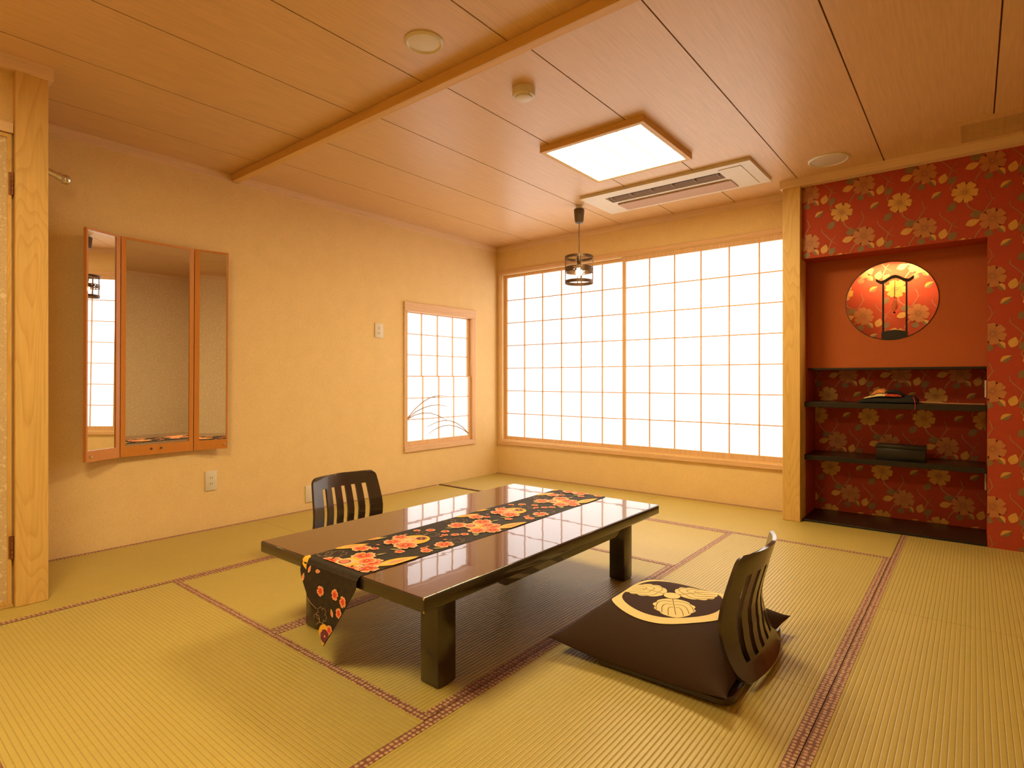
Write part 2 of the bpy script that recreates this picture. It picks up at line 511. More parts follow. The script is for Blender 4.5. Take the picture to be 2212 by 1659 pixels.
# plain upper panel with the round opening
CCX, CCZ, CR = 3.452, 1.535, 0.264
bm = BM()
n = 64
outer = []
angs = sorted([2 * PI * k / n for k in range(n)] + [math.atan2(z_ - CCZ, x_ - CCX) % (2 * PI) for x_ in (NX0, NX1) for z_ in (1.082, NZ)])
n = len(angs)
for a in angs:
    dx, dz = math.cos(a), math.sin(a)
    sx = ((NX1 - CCX) if dx > 0 else (CCX - NX0)) / max(abs(dx), 1e-6)
    sz = ((NZ - CCZ) if dz > 0 else (CCZ - 1.082)) / max(abs(dz), 1e-6)
    s_ = min(sx, sz)
    outer.append((CCX + dx * s_, CCZ + dz * s_, CCX + dx * CR, CCZ + dz * CR))
rows = []
for y in (NP, NP + 0.022):
    rows.append(([bm.verts.new((q[0], y, q[1])) for q in outer], [bm.verts.new((q[2], y, q[3])) for q in outer]))
for k in range(n):
    j = (k + 1) % n
    bm.faces.new((rows[0][0][k], rows[0][0][j], rows[0][1][j], rows[0][1][k]))
    bm.faces.new((rows[1][0][k], rows[1][1][k], rows[1][1][j], rows[1][0][j]))
    bm.faces.new((rows[0][1][k], rows[0][1][j], rows[1][1][j], rows[1][1][k]))
obj('round_opening_panel', bm, 'panel_red', alc)
bm = BM()
n = 64
prev = None
R0, R1 = CR - 0.001, CR + 0.0035
rg = []
for k in range(n):
    a = 2 * PI * k / n
    rg.append([bm.verts.new((CCX + r * math.cos(a), y, CCZ + r * math.sin(a))) for r, y in ((R0, NP - 0.003), (R1, NP - 0.003), (R1, NP + 0.002), (R0, NP + 0.004))])
for k in range(n):
    A, B_ = rg[k], rg[(k + 1) % n]
    for q in range(4):
        bm.faces.new((A[q], A[(q + 1) % 4], B_[(q + 1) % 4], B_[q]))
obj('opening_rim', bm, 'shelf_black', alc)
bm = BM(); box(bm, NX0, NX1, NP - 0.006, NB, 1.068, 1.082); obj('ledge_board', bm, 'shelf_black', alc)
bm = BM(); box(bm, NX0 + 0.001, NX1 - 0.001, YA + 0.004, NB - 0.001, 0.0015, 0.014); bev(bm, 0.002)
obj('alcove_floor_board', bm, 'shelf_black', alc)

# floral wallpaper print (tile 0.3275 x 0.342 m)
TU, TV = 0.3275, 0.342
WP = ['paper_gold', 'paper_dull', 'paper_olive', 'paper_twig', 'paper_vein']
def wp_tile():
    """motifs relative to the bright flower's centre"""
    P = []
    F3 = (3.849, 2.138)
    r = lambda x, z: (x - F3[0], z - F3[1])
    def fl(c, R_, mi, ph):
        P.append((rotp(petals(R_, 6, 0.38, 0, 12, 0.07, 2.6, 0.6), ph, *c), mi, 3))
        for k in range(18):
            a = ph + 2 * PI * k / 18
            r0, r1 = 0.009, R_ * (0.46 + 0.14 * (k % 3 == 0))
            for q in stroke([(c[0] + r0 * math.cos(a), c[1] + r0 * math.sin(a)), (c[0] + r1 * math.cos(a), c[1] + r1 * math.sin(a))], 0.0020, 0.0008):
                P.append((q, 4, 4))
        P.append((circ(c[0], c[1], 0.0075, 12), 4 if mi == 0 else 3, 4)); P.append((circ(c[0], c[1], 0.005, 10), mi, 5))
        for k in range(6):
            a = ph + 2 * PI * k / 6
            for q in stroke([(c[0] + R_ * 0.45 * math.cos(a), c[1] + R_ * 0.45 * math.sin(a)), (c[0] + R_ * 0.76 * math.cos(a), c[1] + R_ * 0.76 * math.sin(a))], 0.0014):
                P.append((q, 4, 4))
    def lf(c, l, w, ang, mi, half=False):
        if half:
            P.append((rotp(half_leaf(l, w, 1), ang, *c), 0, 2)); P.append((rotp(half_leaf(l, w, -1), ang, *c), 2, 2))
        else:
            P.append((rotp(leaf(l, w), ang, *c), mi, 2))
    def tw(pts, w0, w1):
        # smooth a little
        q = []
        for i in range(len(pts) - 1):
            for t in (0, 0.5):
                q.append((pts[i][0] * (1 - t) + pts[i + 1][0] * t, pts[i][1] * (1 - t) + pts[i + 1][1] * t))
        q.append(pts[-1])
        for s_ in stroke(q, w0, w1):
            P.append((s_, 3, 1))
    D = r(3.978, 1.955)
    fl((0, 0), 0.065, 0, 0.35)
    fl(D, 0.065, 1, 0.15)
    lf(r(3.712, 2.148), 0.062, 0.038, math.radians(35), 2, True)
    lf(r(3.787, 2.060), 0.066, 0.042, math.radians(50), 2)
    lf(r(3.905, 1.996), 0.066, 0.046, math.radians(10), 2)
    lf(r(3.886, 1.948), 0.072, 0.042, math.radians(18), 0)
    lf(r(4.020, 1.886), 0.052, 0.036, math.radians(-55), 2, True)
    lf(r(3.961, 1.874), 0.046, 0.046, math.radians(80), 2)
    lf(r(3.744, 1.902), 0.066, 0.046, math.radians(72), 0)
    lf(r(3.790, 1.882), 0.062, 0.040, math.radians(48), 2)
    tw([r(3.962, 2.125), r(3.974, 2.095), r(3.977, 2.07), r(3.957, 2.035), r(3.938, 2.003)], 0.004, 0.007)
    tw([r(3.977, 2.07), r(3.992, 2.083)], 0.004, 0.002)
    tw([r(3.727, 2.045), r(3.730, 2.02), r(3.742, 2.004), r(3.768, 1.976), r(3.787, 1.952), r(3.779, 1.925), r(3.770, 1.905), r(3.79, 1.870)], 0.004, 0.008)
    tw([r(3.787, 1.952), r(3.800, 1.966), r(3.813, 1.99)], 0.005, 0.002)
    tw([r(3.785, 1.948), r(3.803, 1.938), r(3.82, 1.925)], 0.005, 0.002)
    tw([r(3.856, 2.085), r(3.865, 2.05), r(3.885, 2.027), r(3.91, 2.015)], 0.010, 0.006)
    tw([r(3.942, 1.925), r(3.925, 1.905), r(3.905, 1.875), r(3.895, 1.85)], 0.009, 0.006)
    tw([r(3.79, 2.20), r(3.778, 2.178), r(3.79, 2.155), r(3.81, 2.15)], 0.005, 0.007)
    return P
TILE = wp_tile()
def wp_polys(u0, u1, v0, v1, fu, fv):
    out = []
    i0 = int(math.floor((u0 - fu) / TU)) - 1; i1 = int(math.ceil((u1 - fu) / TU)) + 1
    j0 = int(math.floor((v0 - fv) / TV)) - 1; j1 = int(math.ceil((v1 - fv) / TV)) + 2
    for i in range(i0, i1 + 1):
        for j in range(j0, j1 + 1):
            du, dv = fu + i * TU, fv + j * TV
            for pts, mi, ly in TILE:
                out.append(([(p[0] + du, p[1] + dv) for p in pts], mi, ly))
    return out
def wall_fn(y):
    return lambda u, v, h: (u, y - h, v)
rects = [(NX0 + 0.002, NX1, NZ + 0.001, 2.36), (NX1, XR - 0.01, 0.005, 2.36)]
me = print_mesh('floral_print', wp_polys(2.9, XR, 0, 2.4, 3.849, 2.138), rects, wall_fn(YA), WP)
o = put('floral_print', me, alc); o['kind'] = 'stuff'
for (v0, v1, fu, fv) in ((0.016, 0.425, 3.379, 0.339), (0.462, 0.796, 3.296, 0.727), (0.842, 1.066, 3.363, 0.881), (1.084, NZ - 0.002, 3.463, 1.645)):
    rc = (NX0 + 0.002, NX1 - 0.002, v0, v1)
    me = print_mesh('floral_print', wp_polys(*rc, fu, fv), [rc], wall_fn(NB), WP)
    put('floral_print', me, alc)['kind'] = 'stuff'

# closet block on the left with its post and door
CX = 0.62
bm = BM(); box(bm, XL, CX - 0.04, YF, -3.90, -0.03, 2.5)
struct(obj('wall_closet', bm, 'wall_cream'), 'cream closet wall above the flecked door', 'wall')
bm = BM(); box(bm, -0.0575, 0.0575, -0.06, 0.06, 0, 2.5); bev(bm, 0.003)
struct(obj('trim_1', bm, 'post_wood', None, (CX - 0.05, -3.936, 0)), 'pale square wooden post at the closet corner', 'post')
bpy.data.objects['trim_1'].rotation_euler = (0, 0, PI / 2)
bm = BM(); box(bm, -0.0575, 0.0575, -0.085, 0.085, 0, 2.5); bev(bm, 0.003)
struct(obj('trim_2', bm, 'post_wood', None, (2.888, -0.105, 0)), 'pale square wooden post between window and red alcove', 'post')
bm = BM(); box(bm, CX - 0.06, CX - 0.01, -5.3, -3.996, 2.082, 2.128); bev(bm, 0.002)
struct(obj('trim_3', bm, 'trim_pale_y'), 'wooden lintel over the closet door', 'trim')
# closet door
dr = struct(thing('door_1', 'flecked beige closet door with copper hinges', 'door', (CX - 0.035, -4.0, 0)), 'flecked beige closet door with copper hinges', 'door')
bm = BM(); box(bm, -0.012, 0.008, -0.86, -0.016, 0.03, 2.062); obj('door_panel', bm, 'washi_door', dr)
bm = BM()
box(bm, -0.015, 0.016, -0.016, -0.001, 0.012, 2.078); box(bm, -0.015, 0.016, -0.875, -0.86, 0.012, 2.078)
box(bm, -0.015, 0.016, -0.86, -0.016, 0.012, 0.03); box(bm, -0.015, 0.016, -0.86, -0.016, 2.062, 2.078)
obj('door_frame', bm, 'post_wood', dr)
for z in (0.262, 1.86):
    bm = BM()
    for k in range(5):
        tube(bm, [(0.022, 0.0, z - 0.05 + k * 0.02), (0.022, 0.0, z - 0.05 + k * 0.02 + 0.0185)], 0.0055, 10)
    box(bm, 0.0165, 0.019, -0.012, 0.004, z - 0.05, z + 0.05)
    hg = obj('hinge', bm, 'hinge_copper', dr); hg['label'] = 'copper door hinge'
# door threshold
bm = BM(); box(bm, CX - 0.06, CX - 0.012, -5.3, -3.996, 0.0016, 0.011)
struct(obj('trim_4', bm, 'post_wood'), 'thin wooden threshold under the closet door', 'trim')

# ------------------------------------------------------------------ ceiling
bm = BM(); box(bm, XL - 0.1, XR + 0.1, YF, 0.42, H + 0.012, H + 0.07)
ceil = struct(obj('ceiling', bm, 'joint_dark'), 'plywood panel ceiling with dark joints', 'ceiling')
JB = [XL, 0.385, 0.895, 1.402, 1.912, 2.42, 2.931, 3.442, 3.974, 4.485, 5.0, XR]
JF = [XL, 0.28, 0.826, 1.341, 1.86, 2.38, 2.90, 3.42, 3.94, 4.46, 4.98, XR]
for J, y0, y1 in ((JB, -2.70, 0.09), (JF, -6.0, -2.70)):
    for a, c in zip(J, J[1:]):
        g0 = 0 if a == XL else 0.0032
        g1 = 0 if c == XR else 0.0032
        bm = BM(); hx = (c - a - g0 - g1) / 2; hy = (y1 - y0) / 2
        box(bm, -hx, hx, -hy, hy, H, H + 0.0125)
        obj('ceiling_panel', bm, 'ceiling_ply', ceil, (a + g0 + hx, (y0 + y1) / 2, 0))
bm = BM(); box(bm, XL, XR, -0.024, 0.024, H - 0.052, H); bev(bm, 0.003)
struct(obj('trim_5', bm, 'beam_wood', None, (0, -2.712, 0)), 'slim wooden beam across the ceiling', 'beam')
TZ0, TZ1 = H - 0.052, H
bm = BM()
box(bm, XL, XL + 0.012, -3.878, YB, TZ0, TZ1)
struct(obj('trim_6', bm, 'trim_pale_y'), 'pale ceiling moulding along the mirror wall', 'moulding')
bm = BM()
box(bm, XL + 0.012, 2.83, YB - 0.012, YB, TZ0, TZ1)
struct(obj('trim_7', bm, 'trim_pale'), 'pale ceiling moulding above the wide paper window', 'moulding')
bm = BM(); box(bm, 2.815, XR, -0.205, YA + 0.02, H - 0.055, H)
struct(obj('trim_8', bm, 'trim_pale'), 'pale ceiling moulding above the red wallpaper', 'moulding')
bm = BM(); box(bm, CX - 0.06, CX + 0.022, -6.0, -3.862, H - 0.055, H)
struct(obj('trim_9', bm, 'trim_pale_y'), 'pale ceiling moulding over the closet post', 'moulding')
bm = BM(); box(bm, XR - 0.022, XR, -6.0, -0.205, TZ0, TZ1)
struct(obj('trim_10', bm, 'trim_pale_y'), 'pale ceiling moulding on the flecked wall in the mirror', 'moulding')

# ------------------------------------------------------------------ wide shoji window (back wall)
w1 = struct(thing('window_1', 'wide paper window of two sliding lattice panels', 'window', (0, YB, 0)), 'wide paper window of two sliding lattice panels', 'window')
bm = BM()
box(bm, -0.055, 2.84, -0.014, 0.10, 2.118, 2.152); bev(bm, 0.002)
obj('head_rail', bm, 'sash_h', w1)
bm = BM(); box(bm, -0.06, 2.84, -0.022, 0.10, 0.312, 0.350); bev(bm, 0.002)
obj('window_sill', bm, 'sash_h', w1)
bm = BM(); box(bm, -0.058, -0.03, -0.014, 0.10, 0.350, 2.118); bev(bm, 0.002)
obj('jamb', bm, 'sash_v', w1)
def shoji(parent, x0, x1, z0, z1, cols, rows_, yoff, stile, rail_b, rail_t, axis='X', name='sliding_panel', cell=None):
    """one lattice panel; axis X = spans x at y=yoff, axis Y = spans y at x=yoff"""
    def bx(bm, a0, a1, d0, d1, c0, c1):
        if axis == 'X':
            return box(bm, a0, a1, yoff + d0, yoff + d1, c0, c1)
        return box(bm, yoff + d0, yoff + d1, a0, a1, c0, c1)
    def lit_side(fs):                     # only the room side of the paper glows
        for k_, f in enumerate(fs):
            f.material_index = 0 if k_ == (2 if axis == 'X' else 3) else 1
    sx = 1 if axis == 'X' else -1            # depth direction away from the room
    dep = lambda d0, d1: (min(sx * d0, sx * d1), max(sx * d0, sx * d1))
    bm = BM()
    for a0, a1, c0, c1 in ((x0, x0 + stile[0], z0, z1), (x1 - stile[1], x1, z0, z1), (x0 + stile[0], x1 - stile[1], z0, z0 + rail_b), (x0 + stile[0], x1 - stile[1], z1 - rail_t, z1)):
        bx(bm, a0, a1, *dep(0, 0.03), c0, c1)
    bev(bm, 0.0015, 1)
    pn = obj(name, bm, 'sash_v', parent)
    ga, gb, gc, gd = x0 + stile[0], x1 - stile[1], z0 + rail_b, z1 - rail_t
    cw = cell or (gb - ga) / cols; rh = (gd - gc) / rows_
    t = 0.0050
    bm = BM(); bx(bm, -t, t, *dep(0.004, 0.017), gc, gd); mv = mesh_of('lattice_bar', bm, 'sash_v')
    for i in range(1, cols):
        a = ga + i * cw
        put('lattice_bar', mv, pn, (a, 0, 0) if axis == 'X' else (0, a, 0))
    bm = BM(); bx(bm, ga, gb, *dep(0.007, 0.018), -t * 0.85, t * 0.85); mh = mesh_of('lattice_bar', bm, 'sash_h' if axis == 'X' else 'sash_hy')
    for j in range(1, rows_):
        put('lattice_bar', mh, pn, (0, 0, gc + j * rh))
    bm = BM(); lit_side(bx(bm, -cw / 2 + 0.0003, cw / 2 - 0.0003, *dep(0.0185, 0.0205), -rh / 2 + 0.0003, rh / 2 - 0.0003))
    mp = mesh_of('paper_pane', bm, ['shoji_paper', 'paper_back'])
    if cell:                              # last column is cut narrow behind the post
        cols -= 1
        lw = gb - (ga + cols * cw)
        bm = BM(); lit_side(bx(bm, 0.0003, lw - 0.0003, *dep(0.0185, 0.0205), -rh / 2 + 0.0003, rh / 2 - 0.0003))
        ml = mesh_of('paper_pane', bm, ['shoji_paper', 'paper_back'])
        for j in range(rows_):
            put('paper_pane', ml, pn, (ga + cols * cw, 0, gc + (j + 0.5) * rh))
    for i in range(cols):
        for j in range(rows_):
            a, c_ = ga + (i + 0.5) * cw, gc + (j + 0.5) * rh
            put('paper_pane', mp, pn, (a, 0, c_) if axis == 'X' else (0, a, c_))
    return pn
shoji(w1, -0.02, 1.438, 0.352, 2.116, 6, 7, 0.045, (0.036, 0.033), 0.045, 0.034)
shoji(w1, 1.405, 2.878, 0.352, 2.116, 7, 7, 0.010, (0.033, 0.004), 0.054, 0.048, cell=0.2305)
# ------------------------------------------------------------------ small shoji window (left wall)
w2 = struct(thing('window_2', 'small paper window with grass-blade lattice', 'window', (XL, 0, 0)), 'small paper window with grass-blade lattice', 'window')
bm = BM(); box(bm, -0.09, 0.018, -1.208, -0.268, 1.618, 1.70); bev(bm, 0.002); obj('head_rail', bm, 'sash_hy', w2)
bm = BM(); box(bm, -0.09, 0.020, -1.208, -0.268, 0.345, 0.392); bev(bm, 0.002); obj('window_sill', bm, 'sash_hy', w2)
for a, c_ in ((-1.208, -1.168), (-0.312, -0.268)):
    bm = BM(); box(bm, -0.09, 0.013, a, c_, 0.392, 1.618); bev(bm, 0.002); obj('jamb', bm, 'sash_v', w2)
p2 = shoji(w2, -1.168, -0.312, 0.392, 1.035, 4, 3, -0.012, (0.006, 0.035), 0.045, 0.010, 'Y', 'lower_sash')
p3 = shoji(w2, -1.168, -0.312, 1.025, 1.63, 4, 3, -0.030, (0.006, 0.035), 0.010, 0.020, 'Y', 'upper_sash')
for pts in ([(-1.158, 0.645), (-1.06, 0.73), (-0.967, 0.79), (-0.88, 0.826), (-0.80, 0.842), (-0.72, 0.844), (-0.655, 0.838)],
            [(-1.158, 0.640), (-1.06, 0.70), (-0.96, 0.735), (-0.86, 0.755), (-0.76, 0.757), (-0.655, 0.740)],
            [(-1.158, 0.635), (-1.07, 0.672), (-0.97, 0.688), (-0.87, 0.682), (-0.77, 0.655), (-0.66, 0.606)],
            [(-0.350, 0.455), (-0.43, 0.520), (-0.52, 0.568), (-0.61, 0.596), (-0.70, 0.604), (-0.79, 0.592), (-0.91, 0.556)],
            [(-0.350, 0.452), (-0.43, 0.500), (-0.52, 0.534), (-0.61, 0.552), (-0.70, 0.552), (-0.80, 0.530), (-0.895, 0.490)]):
    bm = BM(); tube(bm, [(-0.0125, p[0], p[1]) for p in pts], [0.0048] * (len(pts) - 2) + [0.004, 0.003], 6)
    obj('grass_blade', bm, 'grass_wood', p2)

# ------------------------------------------------------------------ low table
TX0, TX1, TY0, TY1, TZ = 1.69, 2.643, -3.435, -1.83, 0.36
tcx, tcy = (TX0 + TX1) / 2, (TY0 + TY1) / 2
table = thing('low_table', 'dark lacquered low table with glossy red-brown top', 'table', (tcx, tcy, 0))
hx, hy = (TX1 - TX0) / 2, (TY1 - TY0) / 2
bm = BM(); box(bm, -hx, hx, -hy, hy, TZ - 0.045, TZ - 0.0008); bev(bm, 0.006, 3)
obj('table_top', bm, 'dark_lacquer', table, smooth=True)
bm = BM(); box(bm, -hx + 0.004, hx - 0.004, -hy + 0.004, hy - 0.004, TZ - 0.003, TZ)
bev(bm, 0.0012, 2)
obj('lacquer_surface', bm, 'table_lacquer', table)
for x, y in ((1.8175, -3.2475), (2.5075, -3.2475), (1.8175, -1.9875), (2.5075, -1.9875)):
    bm = BM(); box(bm, -0.0425, 0.0425, -0.0425, 0.0425, 0.001, TZ - 0.045); bev(bm, 0.007, 2)
    obj('leg', bm, 'dark_lacquer', table, (x - tcx, y - tcy, 0), smooth=True)
def apron(length, along):
    bm = BM()
    prof = []
    L2 = length / 2
    pts = [(-L2, TZ - 0.045), (-L2, TZ - 0.058)]
    for k in range(7):
        t = k / 6
        pts.append((-L2 + 0.30 + 0.05 * t, TZ - 0.058 - 0.024 * (3 * t * t - 2 * t ** 3)))
    pts += [(-p[0], p[1]) for p in pts[::-1]]
    a = [bm.verts.new((-0.009, p[0], p[1])) for p in pts]; c_ = [bm.verts.new((0.009, p[0], p[1])) for p in pts]
    bm.faces.new(a); bm.faces.new(c_[::-1])
    for k in range(len(pts)):
        j = (k + 1) % len(pts)
        bm.faces.new((a[k], a[j], c_[j], c_[k]))
    return bm
for sx in (-1, 1):
    obj('apron', apron(1.48, 'Y'), 'dark_lacquer', table, (sx * (hx - 0.035), 0, 0))
for sy in (-1, 1):
    obj('apron', apron(0.80, 'Y'), 'dark_lacquer', table, (0, sy * (hy - 0.10), 0), (0, 0, PI / 2))
for z0, z1 in ((TZ - 0.008, TZ - 0.0005), (TZ - 0.045, TZ - 0.037)):
    bm = BM(); box(bm, hx - 0.006, hx - 0.0012, -hy + 0.0012, -hy + 0.006, z0, z1); bev(bm, 0.001, 1)
    ch = obj('chipped_corner', bm, 'chip_wood', table); ch['label'] = 'bare wood chip at the near corner'

# ------------------------------------------------------------------ table runner
RX0, RX1 = 2.012, 2.338
rc_x = (RX0 + RX1) / 2
RW = (RX1 - RX0) / 2
runner = thing('table_runner', 'black table runner printed with red blossoms and yellow fans', 'table runner', (rc_x, TY0, TZ))
BR = 0.012       # bend radius over the table edge
LEN_TOP = TY1 - TY0 + 0.004
def rpos(u, v, h=0.0):
    """u across (-RW..RW), v along: 0 at front edge bend, >0 over the top, <0 hanging"""
    lift = 0.0015 + 0.0006 * math.sin(9 * v) * (1 if v > 0.1 else 0) + h
    skew = 0.010 * math.sin(1.9 * v + 0.4) if v > 0 else 0.004
    if v >= BR:
        return (u + skew, v - 0.010, lift)
    arc = BR * PI / 2
    if v > BR - arc:
        a = (BR - v) / BR
        return (u + skew, BR - 0.010 - math.sin(a) * (BR + lift), -BR + math.cos(a) * (BR + lift))
    d = BR - arc - v
    wave = 0.010 * math.sin(u * 16 + 1.0) * min(1, d / 0.05)
    swing = 0.02 * d / 0.2
    return (u + skew - 0.08 * d, -0.010 - lift - 0.004 + wave * 0.6 - swing * 0.3, -BR - d)
HANG = 0.262
def half_w(v):
    s0 = BR - BR * PI / 2
    if v >= s0 - 0.03:
        return RW
    t = (s0 - 0.03 - v) / (HANG - 0.03)
    return RW * max(0.0, 1 - t)
bm = BM()
vs_list = [LEN_TOP * (1 - k / 60) for k in range(60)] + [BR + 0.002 - k * 0.0035 for k in range(7)]
s0 = BR - BR * PI / 2
vs_list += [s0 - 0.004 - (HANG - 0.004) * k / 22 for k in range(23)]
NU = 14
grid = []
for v_ in vs_list:
    hw_ = max(half_w(v_), 0.0008)
    grid.append([bm.verts.new(rpos(-hw_ + 2 * hw_ * i / NU, v_)) for i in range(NU + 1)])
for a, c_ in zip(grid, grid[1:]):
    for i in range(NU):
        bm.faces.new((a[i], a[i + 1], c_[i + 1], c_[i]))
bmesh.ops.recalc_face_normals(bm, faces=list(bm.faces))
bmesh.ops.solidify(bm, geom=list(bm.faces), thickness=0.001)
obj('cloth', bm, 'runner_cloth', runner, smooth=True)
RP = ['print_coral', 'print_red', 'print_yellow', 'print_peach', 'print_purple', 'print_line', 'print_green']
def runner_polys():
    P = []
    def blossom(u, v, r, ph=0.0, ly=4):
        P.append((rotp(petals(r, 5, 0.42, 0, 8, 0.10), ph, u, v), 3, ly))
        P.append((rotp(petals(r * 0.80, 5, 0.45, 0, 8, 0.10), ph, u, v), 0, ly + 1))
        P.append((rotp(petals(r * 0.50, 5, 0.55, 0, 6, 0.0), ph, u, v), 1, ly + 2))
        if r > 0.02:
            P.append((circ(u, v, r * 0.13, 10), 2, ly + 3))
            for k in range(5):
                a = ph + 2 * PI * (k + 0.5) / 5
                P.append((circ(u + r * 0.38 * math.cos(a), v + r * 0.38 * math.sin(a), r * 0.05, 6), 2, ly + 3))
    def petal(u, v, l, ang):
        P.append((rotp(leaf(l, l * 0.55), ang, u, v), 0, 3)); P.append((rotp(leaf(l * 0.6, l * 0.3), ang, u, v), 3, 4))
    def outline(u, v, r, ph):
        pts = rotp(petals(r, 5, 0.42, 0, 8, 0.1), ph, u, v); pts.append(pts[0])
        for q in stroke(pts, 0.0016):
            P.append((q, 5, 2))
    def fan(u, v, l, w, ang):
        P.append((rotp(leaf(l, w, 12), ang, u, v), 2, 3))
        P.append((rotp(leaf(l * 0.7, w * 0.45, 12), ang, u, v), 3, 4))
        P.append((rotp(leaf(l * 0.5, w * 0.22, 12), ang, u, v), 0, 5))
    def ball(u, v, r):
        P.append((circ(u, v, r, 28, r * 1.15), 2, 3))
        P.append((circ(u - r * 0.25, v - r * 0.15, r * 0.62, 22), 3, 4))
        for k in range(7):
            a = 2 * PI * k / 7
            P.append((circ(u - r * 0.25 + r * 0.42 * math.cos(a), v - r * 0.15 + r * 0.42 * math.sin(a), r * 0.12, 8), 0, 5))
        P.append((rotp(petals(r * 0.36, 6, 0.4, 0, 6), 0.3, u + r * 0.18, v + r * 0.55), 4, 6))
        P.append((circ(u + r * 0.18, v + r * 0.55, r * 0.08, 8), 2, 7))
    def crescent(u, v, r):
        P.append((circ(u, v, r, 28), 2, 5))
        P.append((circ(u - r * 0.22, v - r * 0.2, r * 0.78, 24), 3, 6))
        P.append((circ(u - r * 0.30, v - r * 0.25, r * 0.46, 20), 4, 7))
        P.append((circ(u - r * 0.30, v - r * 0.25, r * 0.36, 20), 0, 8))
    def green(u, v, l, ang):
        P.append((rotp(leaf(l, l * 0.4), ang, u, v), 6, 2))
    per = 0.635
    for t in range(-1, 4):
        o = t * per - 0.008
        c = lambda x, y: (x - rc_x, y + 3.435 + o)
        # big cluster
        u, v = c(2.184, -3.361)
        for (du, dv, r) in ((-0.055, -0.035, 0.046), (0.075, 0.045, 0.046), (-0.01, 0.075, 0.046), (0.07, -0.045, 0.042), (0.115, 0.0, 0.040)):
            blossom(u + du, v + dv, r, du * 30)
        P.append((circ(u + 0.02, v + 0.01, 0.055, 20), 3, 3))
        crescent(u + 0.008, v + 0.005, 0.046)
        blossom(u + 0.05, v + 0.045, 0.036, 1.0, 9)
        green(u - 0.05, v - 0.085, 0.05, 0.8); green(u + 0.10, v - 0.085, 0.06, 2.2); green(u + 0.02, v + 0.13, 0.045, 1.4)
        # right-hand yellow fan
        fan(*c(2.315, -3.245), 0.17, 0.062, math.radians(80))
        # left-hand fan + blossom
        fan(*c(2.040, -3.240), 0.13, 0.045, math.radians(70)); blossom(*c(2.090, -3.235), 0.038, 0.4); green(*c(2.03, -3.10), 0.06, 1.3)
        fan(*c(2.02, -3.12), 0.07, 0.03, math.radians(75))
        # yellow ball
        ball(*c(2.150, -3.035), 0.062); blossom(*c(2.115, -3.105), 0.040, 0.3, 8); blossom(*c(2.19, -3.105), 0.048, 0.9, 8); blossom(*c(2.085, -3.045), 0.034, 0.2, 8)
        green(*c(2.20, -3.16), 0.05, 0.6)
        # small blossoms and petals
        for x, y, r in ((2.131, -3.205, 0.017), (2.232, -3.170, 0.020), (2.157, -2.865, 0.019), (2.225, -2.875, 0.019), (2.250, -2.845, 0.019), (2.195, -2.905, 0.015), (2.095, -2.89, 0.022), (2.290, -3.000, 0.040), (2.30, -3.10, 0.024), (2.27, -3.085, 0.015), (2.055, -2.93, 0.016)):
            blossom(*c(x, y), r, x * 40, 3)
        for x, y, a in ((2.10, -3.165, 0.4), (2.262, -3.06, 1.2), (2.20, -2.93, 0.2), (2.065, -3.00, 1.0), (2.245, -2.95, 0.7)):
            petal(*c(x, y), 0.020, a)
        outline(*c(2.075, -3.335), 0.040, 0.2); outline(*c(2.045, -3.36), 0.028, 0.7)
        outline(*c(2.150, -2.935), 0.032, 0.2); outline(*c(2.105, -2.945), 0.026, 0.9); outline(*c(2.29, -2.93), 0.03, 0.4)
        green(*c(2.31, -3.045), 0.05, 0.9)
    return P
def hang_polys():
    P = []
    def blossom(u, v, r, ph):
        P.append((rotp(petals(r, 5, 0.42, 0, 8, 0.10), ph, u, v), 3, 4)); P.append((rotp(petals(r * 0.82, 5, 0.45, 0, 8, 0.1), ph, u, v), 0, 5))
        P.append((rotp(petals(r * 0.5, 5, 0.5, 0, 6), ph, u, v), 1, 6))
    for u, v, r, ph in ((-0.035, -0.085, 0.019, 0.3), (0.045, -0.080, 0.020, 0.9), (0.095, -0.092, 0.020, 0.2), (0.075, -0.135, 0.018, 0.7), (0.028, -0.205, 0.017, 0.5)):
        blossom(u, v, r, ph)
    for u, v, a in ((-0.135, -0.055, 1.5), (-0.105, -0.022, 1.2), (0.035, -0.145, 2.0), (-0.055, -0.02, 0.2)):
        P.append((rotp(leaf(0.03, 0.014), a, u, v), 3, 3)); P.append((rotp(leaf(0.02, 0.008), a, u, v), 0, 4))
    P.append((rotp(leaf(0.07, 0.03), -0.9, -0.145, 0.0), 2, 3))
    for cx, cy, r in ((-0.02, -0.165, 0.028), (-0.045, -0.185, 0.018)):
        pts = petals(r, 5, 0.42, 0, 8, 0.1); pts = rotp(pts, 0.3, cx, cy); pts.append(pts[0])
        for q in stroke(pts, 0.0016):
            P.append((q, 5, 2))
    for q in stroke([(-0.11, -0.115), (-0.085, -0.135), (-0.05, -0.15)], 0.002):
        P.append((q, 5, 2))
    for q in stroke([(-0.01, -0.19), (0.01, -0.205), (0.015, -0.225)], 0.002):
        P.append((q, 5, 2))
    P.append((circ(0.0, -0.228, 0.030, 24, 0.036), 2, 4))
    P.append((rotp(petals(0.024, 8, 0.2, 0, 6), 0.2, 0.006, -0.232), 4, 6)); P.append((circ(0.006, -0.232, 0.004, 8), 3, 7))
    P.append((rotp(leaf(0.06, 0.02), -0.6, 0.005, -0.262), 3, 5)); P.append((rotp(leaf(0.04, 0.016), -1.2, 0.0, -0.270), 2, 6))
    return P
m1 = print_mesh('blossom_print', runner_polys(), [(-RW + 0.001, RW - 0.001, BR + 0.02, LEN_TOP - 0.002)], lambda u, v, h: rpos(u, v, h + 0.0006), RP,
                cuts_v=[0.06 * k for k in range(1, 27)])
o = put('blossom_print', m1, runner); o['kind'] = 'stuff'
